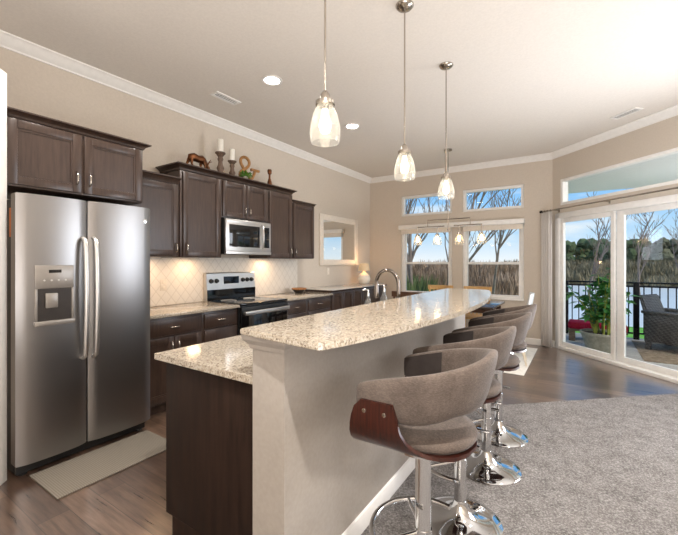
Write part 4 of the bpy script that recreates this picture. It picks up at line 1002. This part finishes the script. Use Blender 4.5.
def bare_tree(x, y, z, h, r0, seed, lab, depth=5, lean=.05, rmin=.009):
    r = random.Random(seed); t = thing('bare_tree', lab, 'tree', (x, y, z), 0, 'bare trees outside')
    tr, brn = BM(), BM()
    def grow(p, d, ln, rad, lev):
        bm_ = tr if lev == 0 else brn; pts = [p]; q = p.copy(); dd = d.copy(); n = 5 if lev == 0 else 4; wob = lean if lev == 0 else .15
        for i in range(n):
            dd = (dd + Vector((r.uniform(-wob, wob), r.uniform(-wob, wob), r.uniform(-.02, .14)))).normalized(); q = q + dd * ln / n; pts.append(q.copy())
        tube(bm_, pts, [max(rad * (1 - .5 * i / n), .005) for i in range(n + 1)], 7 if lev == 0 else 4 if lev < 3 else 3, cap=False)
        if lev >= depth: return
        for k_ in range(5 if lev == 0 else 3):
            s = pts[r.choice((2, 3, 4, 5))] if lev == 0 else pts[r.choice((1, 2, 3, 4))]
            a = r.uniform(0, 2 * pi); el = r.uniform(.35, .8)
            nd = (dd * .8 + Vector((cos(a) * el, sin(a) * el * .6, r.uniform(0, .45)))).normalized(); grow(s, nd, ln * r.uniform(.5, .72), max(rad * .5, rmin), lev + 1)
    grow(Vector((0, 0, 0)), Vector((r.uniform(-.05, .05), 0, 1)), h * .5, r0, 0)
    link('trunk', tr, 'bark', t, smooth=60); link('branches', brn, 'bark', t, smooth=0); return t
bare_tree(-5.35, 12.7, ZG, 6.5, .075, 21, 'bare tree at the left edge of the left back window', 4)
bare_tree(-4.72, 11.6, ZG, 6.5, .09, 22, 'thickest bare tree in the middle of the left back window', 4)
bare_tree(-4.55, 14.6, ZG - .1, 6.5, .06, 23, 'slim bare tree toward the right side of the left back window', 4)
bare_tree(-3.22, 12.2, ZG, 6.2, .09, 24, 'bare tree at the left side of the right back window', 4)
bare_tree(-2.85, 15.0, ZG - .1, 6.5, .06, 25, 'bare tree further back in the right back window', 4)
bare_tree(.30, 25.0, ZG - .2, 6.6, .07, 36, 'bare tree over the lake seen through the left door pane', 4, .12, .012)
bare_tree(2.75, 27.0, ZG - .2, 6.6, .07, 37, 'bare tree over the lake seen just right of the door mullion', 4, .12, .012)
bare_tree(5.0, 30.0, ZG - .2, 7.0, .08, 38, 'bare tree over the lake at the right edge of the door', 4, .12, .012)
# tree line on the far shore
rnd = random.Random(4)
def crown_tree(x, y, z, h, w, mat, lab):
    t = thing('shore_tree', lab, 'tree', (x, y, z), 0, 'tree line on the far shore')
    bm = BM(); tube(bm, [(0, 0, 0), (0, 0, h * .6)], [.16, .08], 7); link('trunk', bm, 'bark', t)
    bm = BM()
    for i in range(16):
        a = rnd.uniform(0, 2 * pi); rr_ = w * .30 * rnd.random() ** .5; c = Vector((rr_ * cos(a), rr_ * sin(a), h * rnd.uniform(.12, .82))); s_ = w * rnd.uniform(.2, .3)
        res = bmesh.ops.create_icosphere(bm, subdivisions=2, radius=s_, matrix=Matrix.Translation(c))
        for v in res['verts']: v.co = c + (v.co - c) * rnd.uniform(.78, 1.22)
    link('crown', bm, mat, t, smooth=0)
words = ['leftmost', 'second', 'third', 'fourth', 'fifth', 'sixth', 'seventh', 'eighth', 'ninth', 'tenth', 'eleventh', 'twelfth', 'thirteenth', 'fourteenth']
for i in range(14):
    m_ = rnd.choice(('tree_green', 'tree_grey', 'tree_green')); c_ = 'dark green' if m_ == 'tree_green' else 'grey-brown'
    crown_tree(-4.4 + i * 1.45, 53.5 + (i % 2) * 3.2, 1.2, rnd.uniform(2.6, 3.4), rnd.uniform(2.0, 2.4), m_, '%s bushy tree, %s along the far lake shore' % (c_, words[i] + (' from the left' if i else '')))
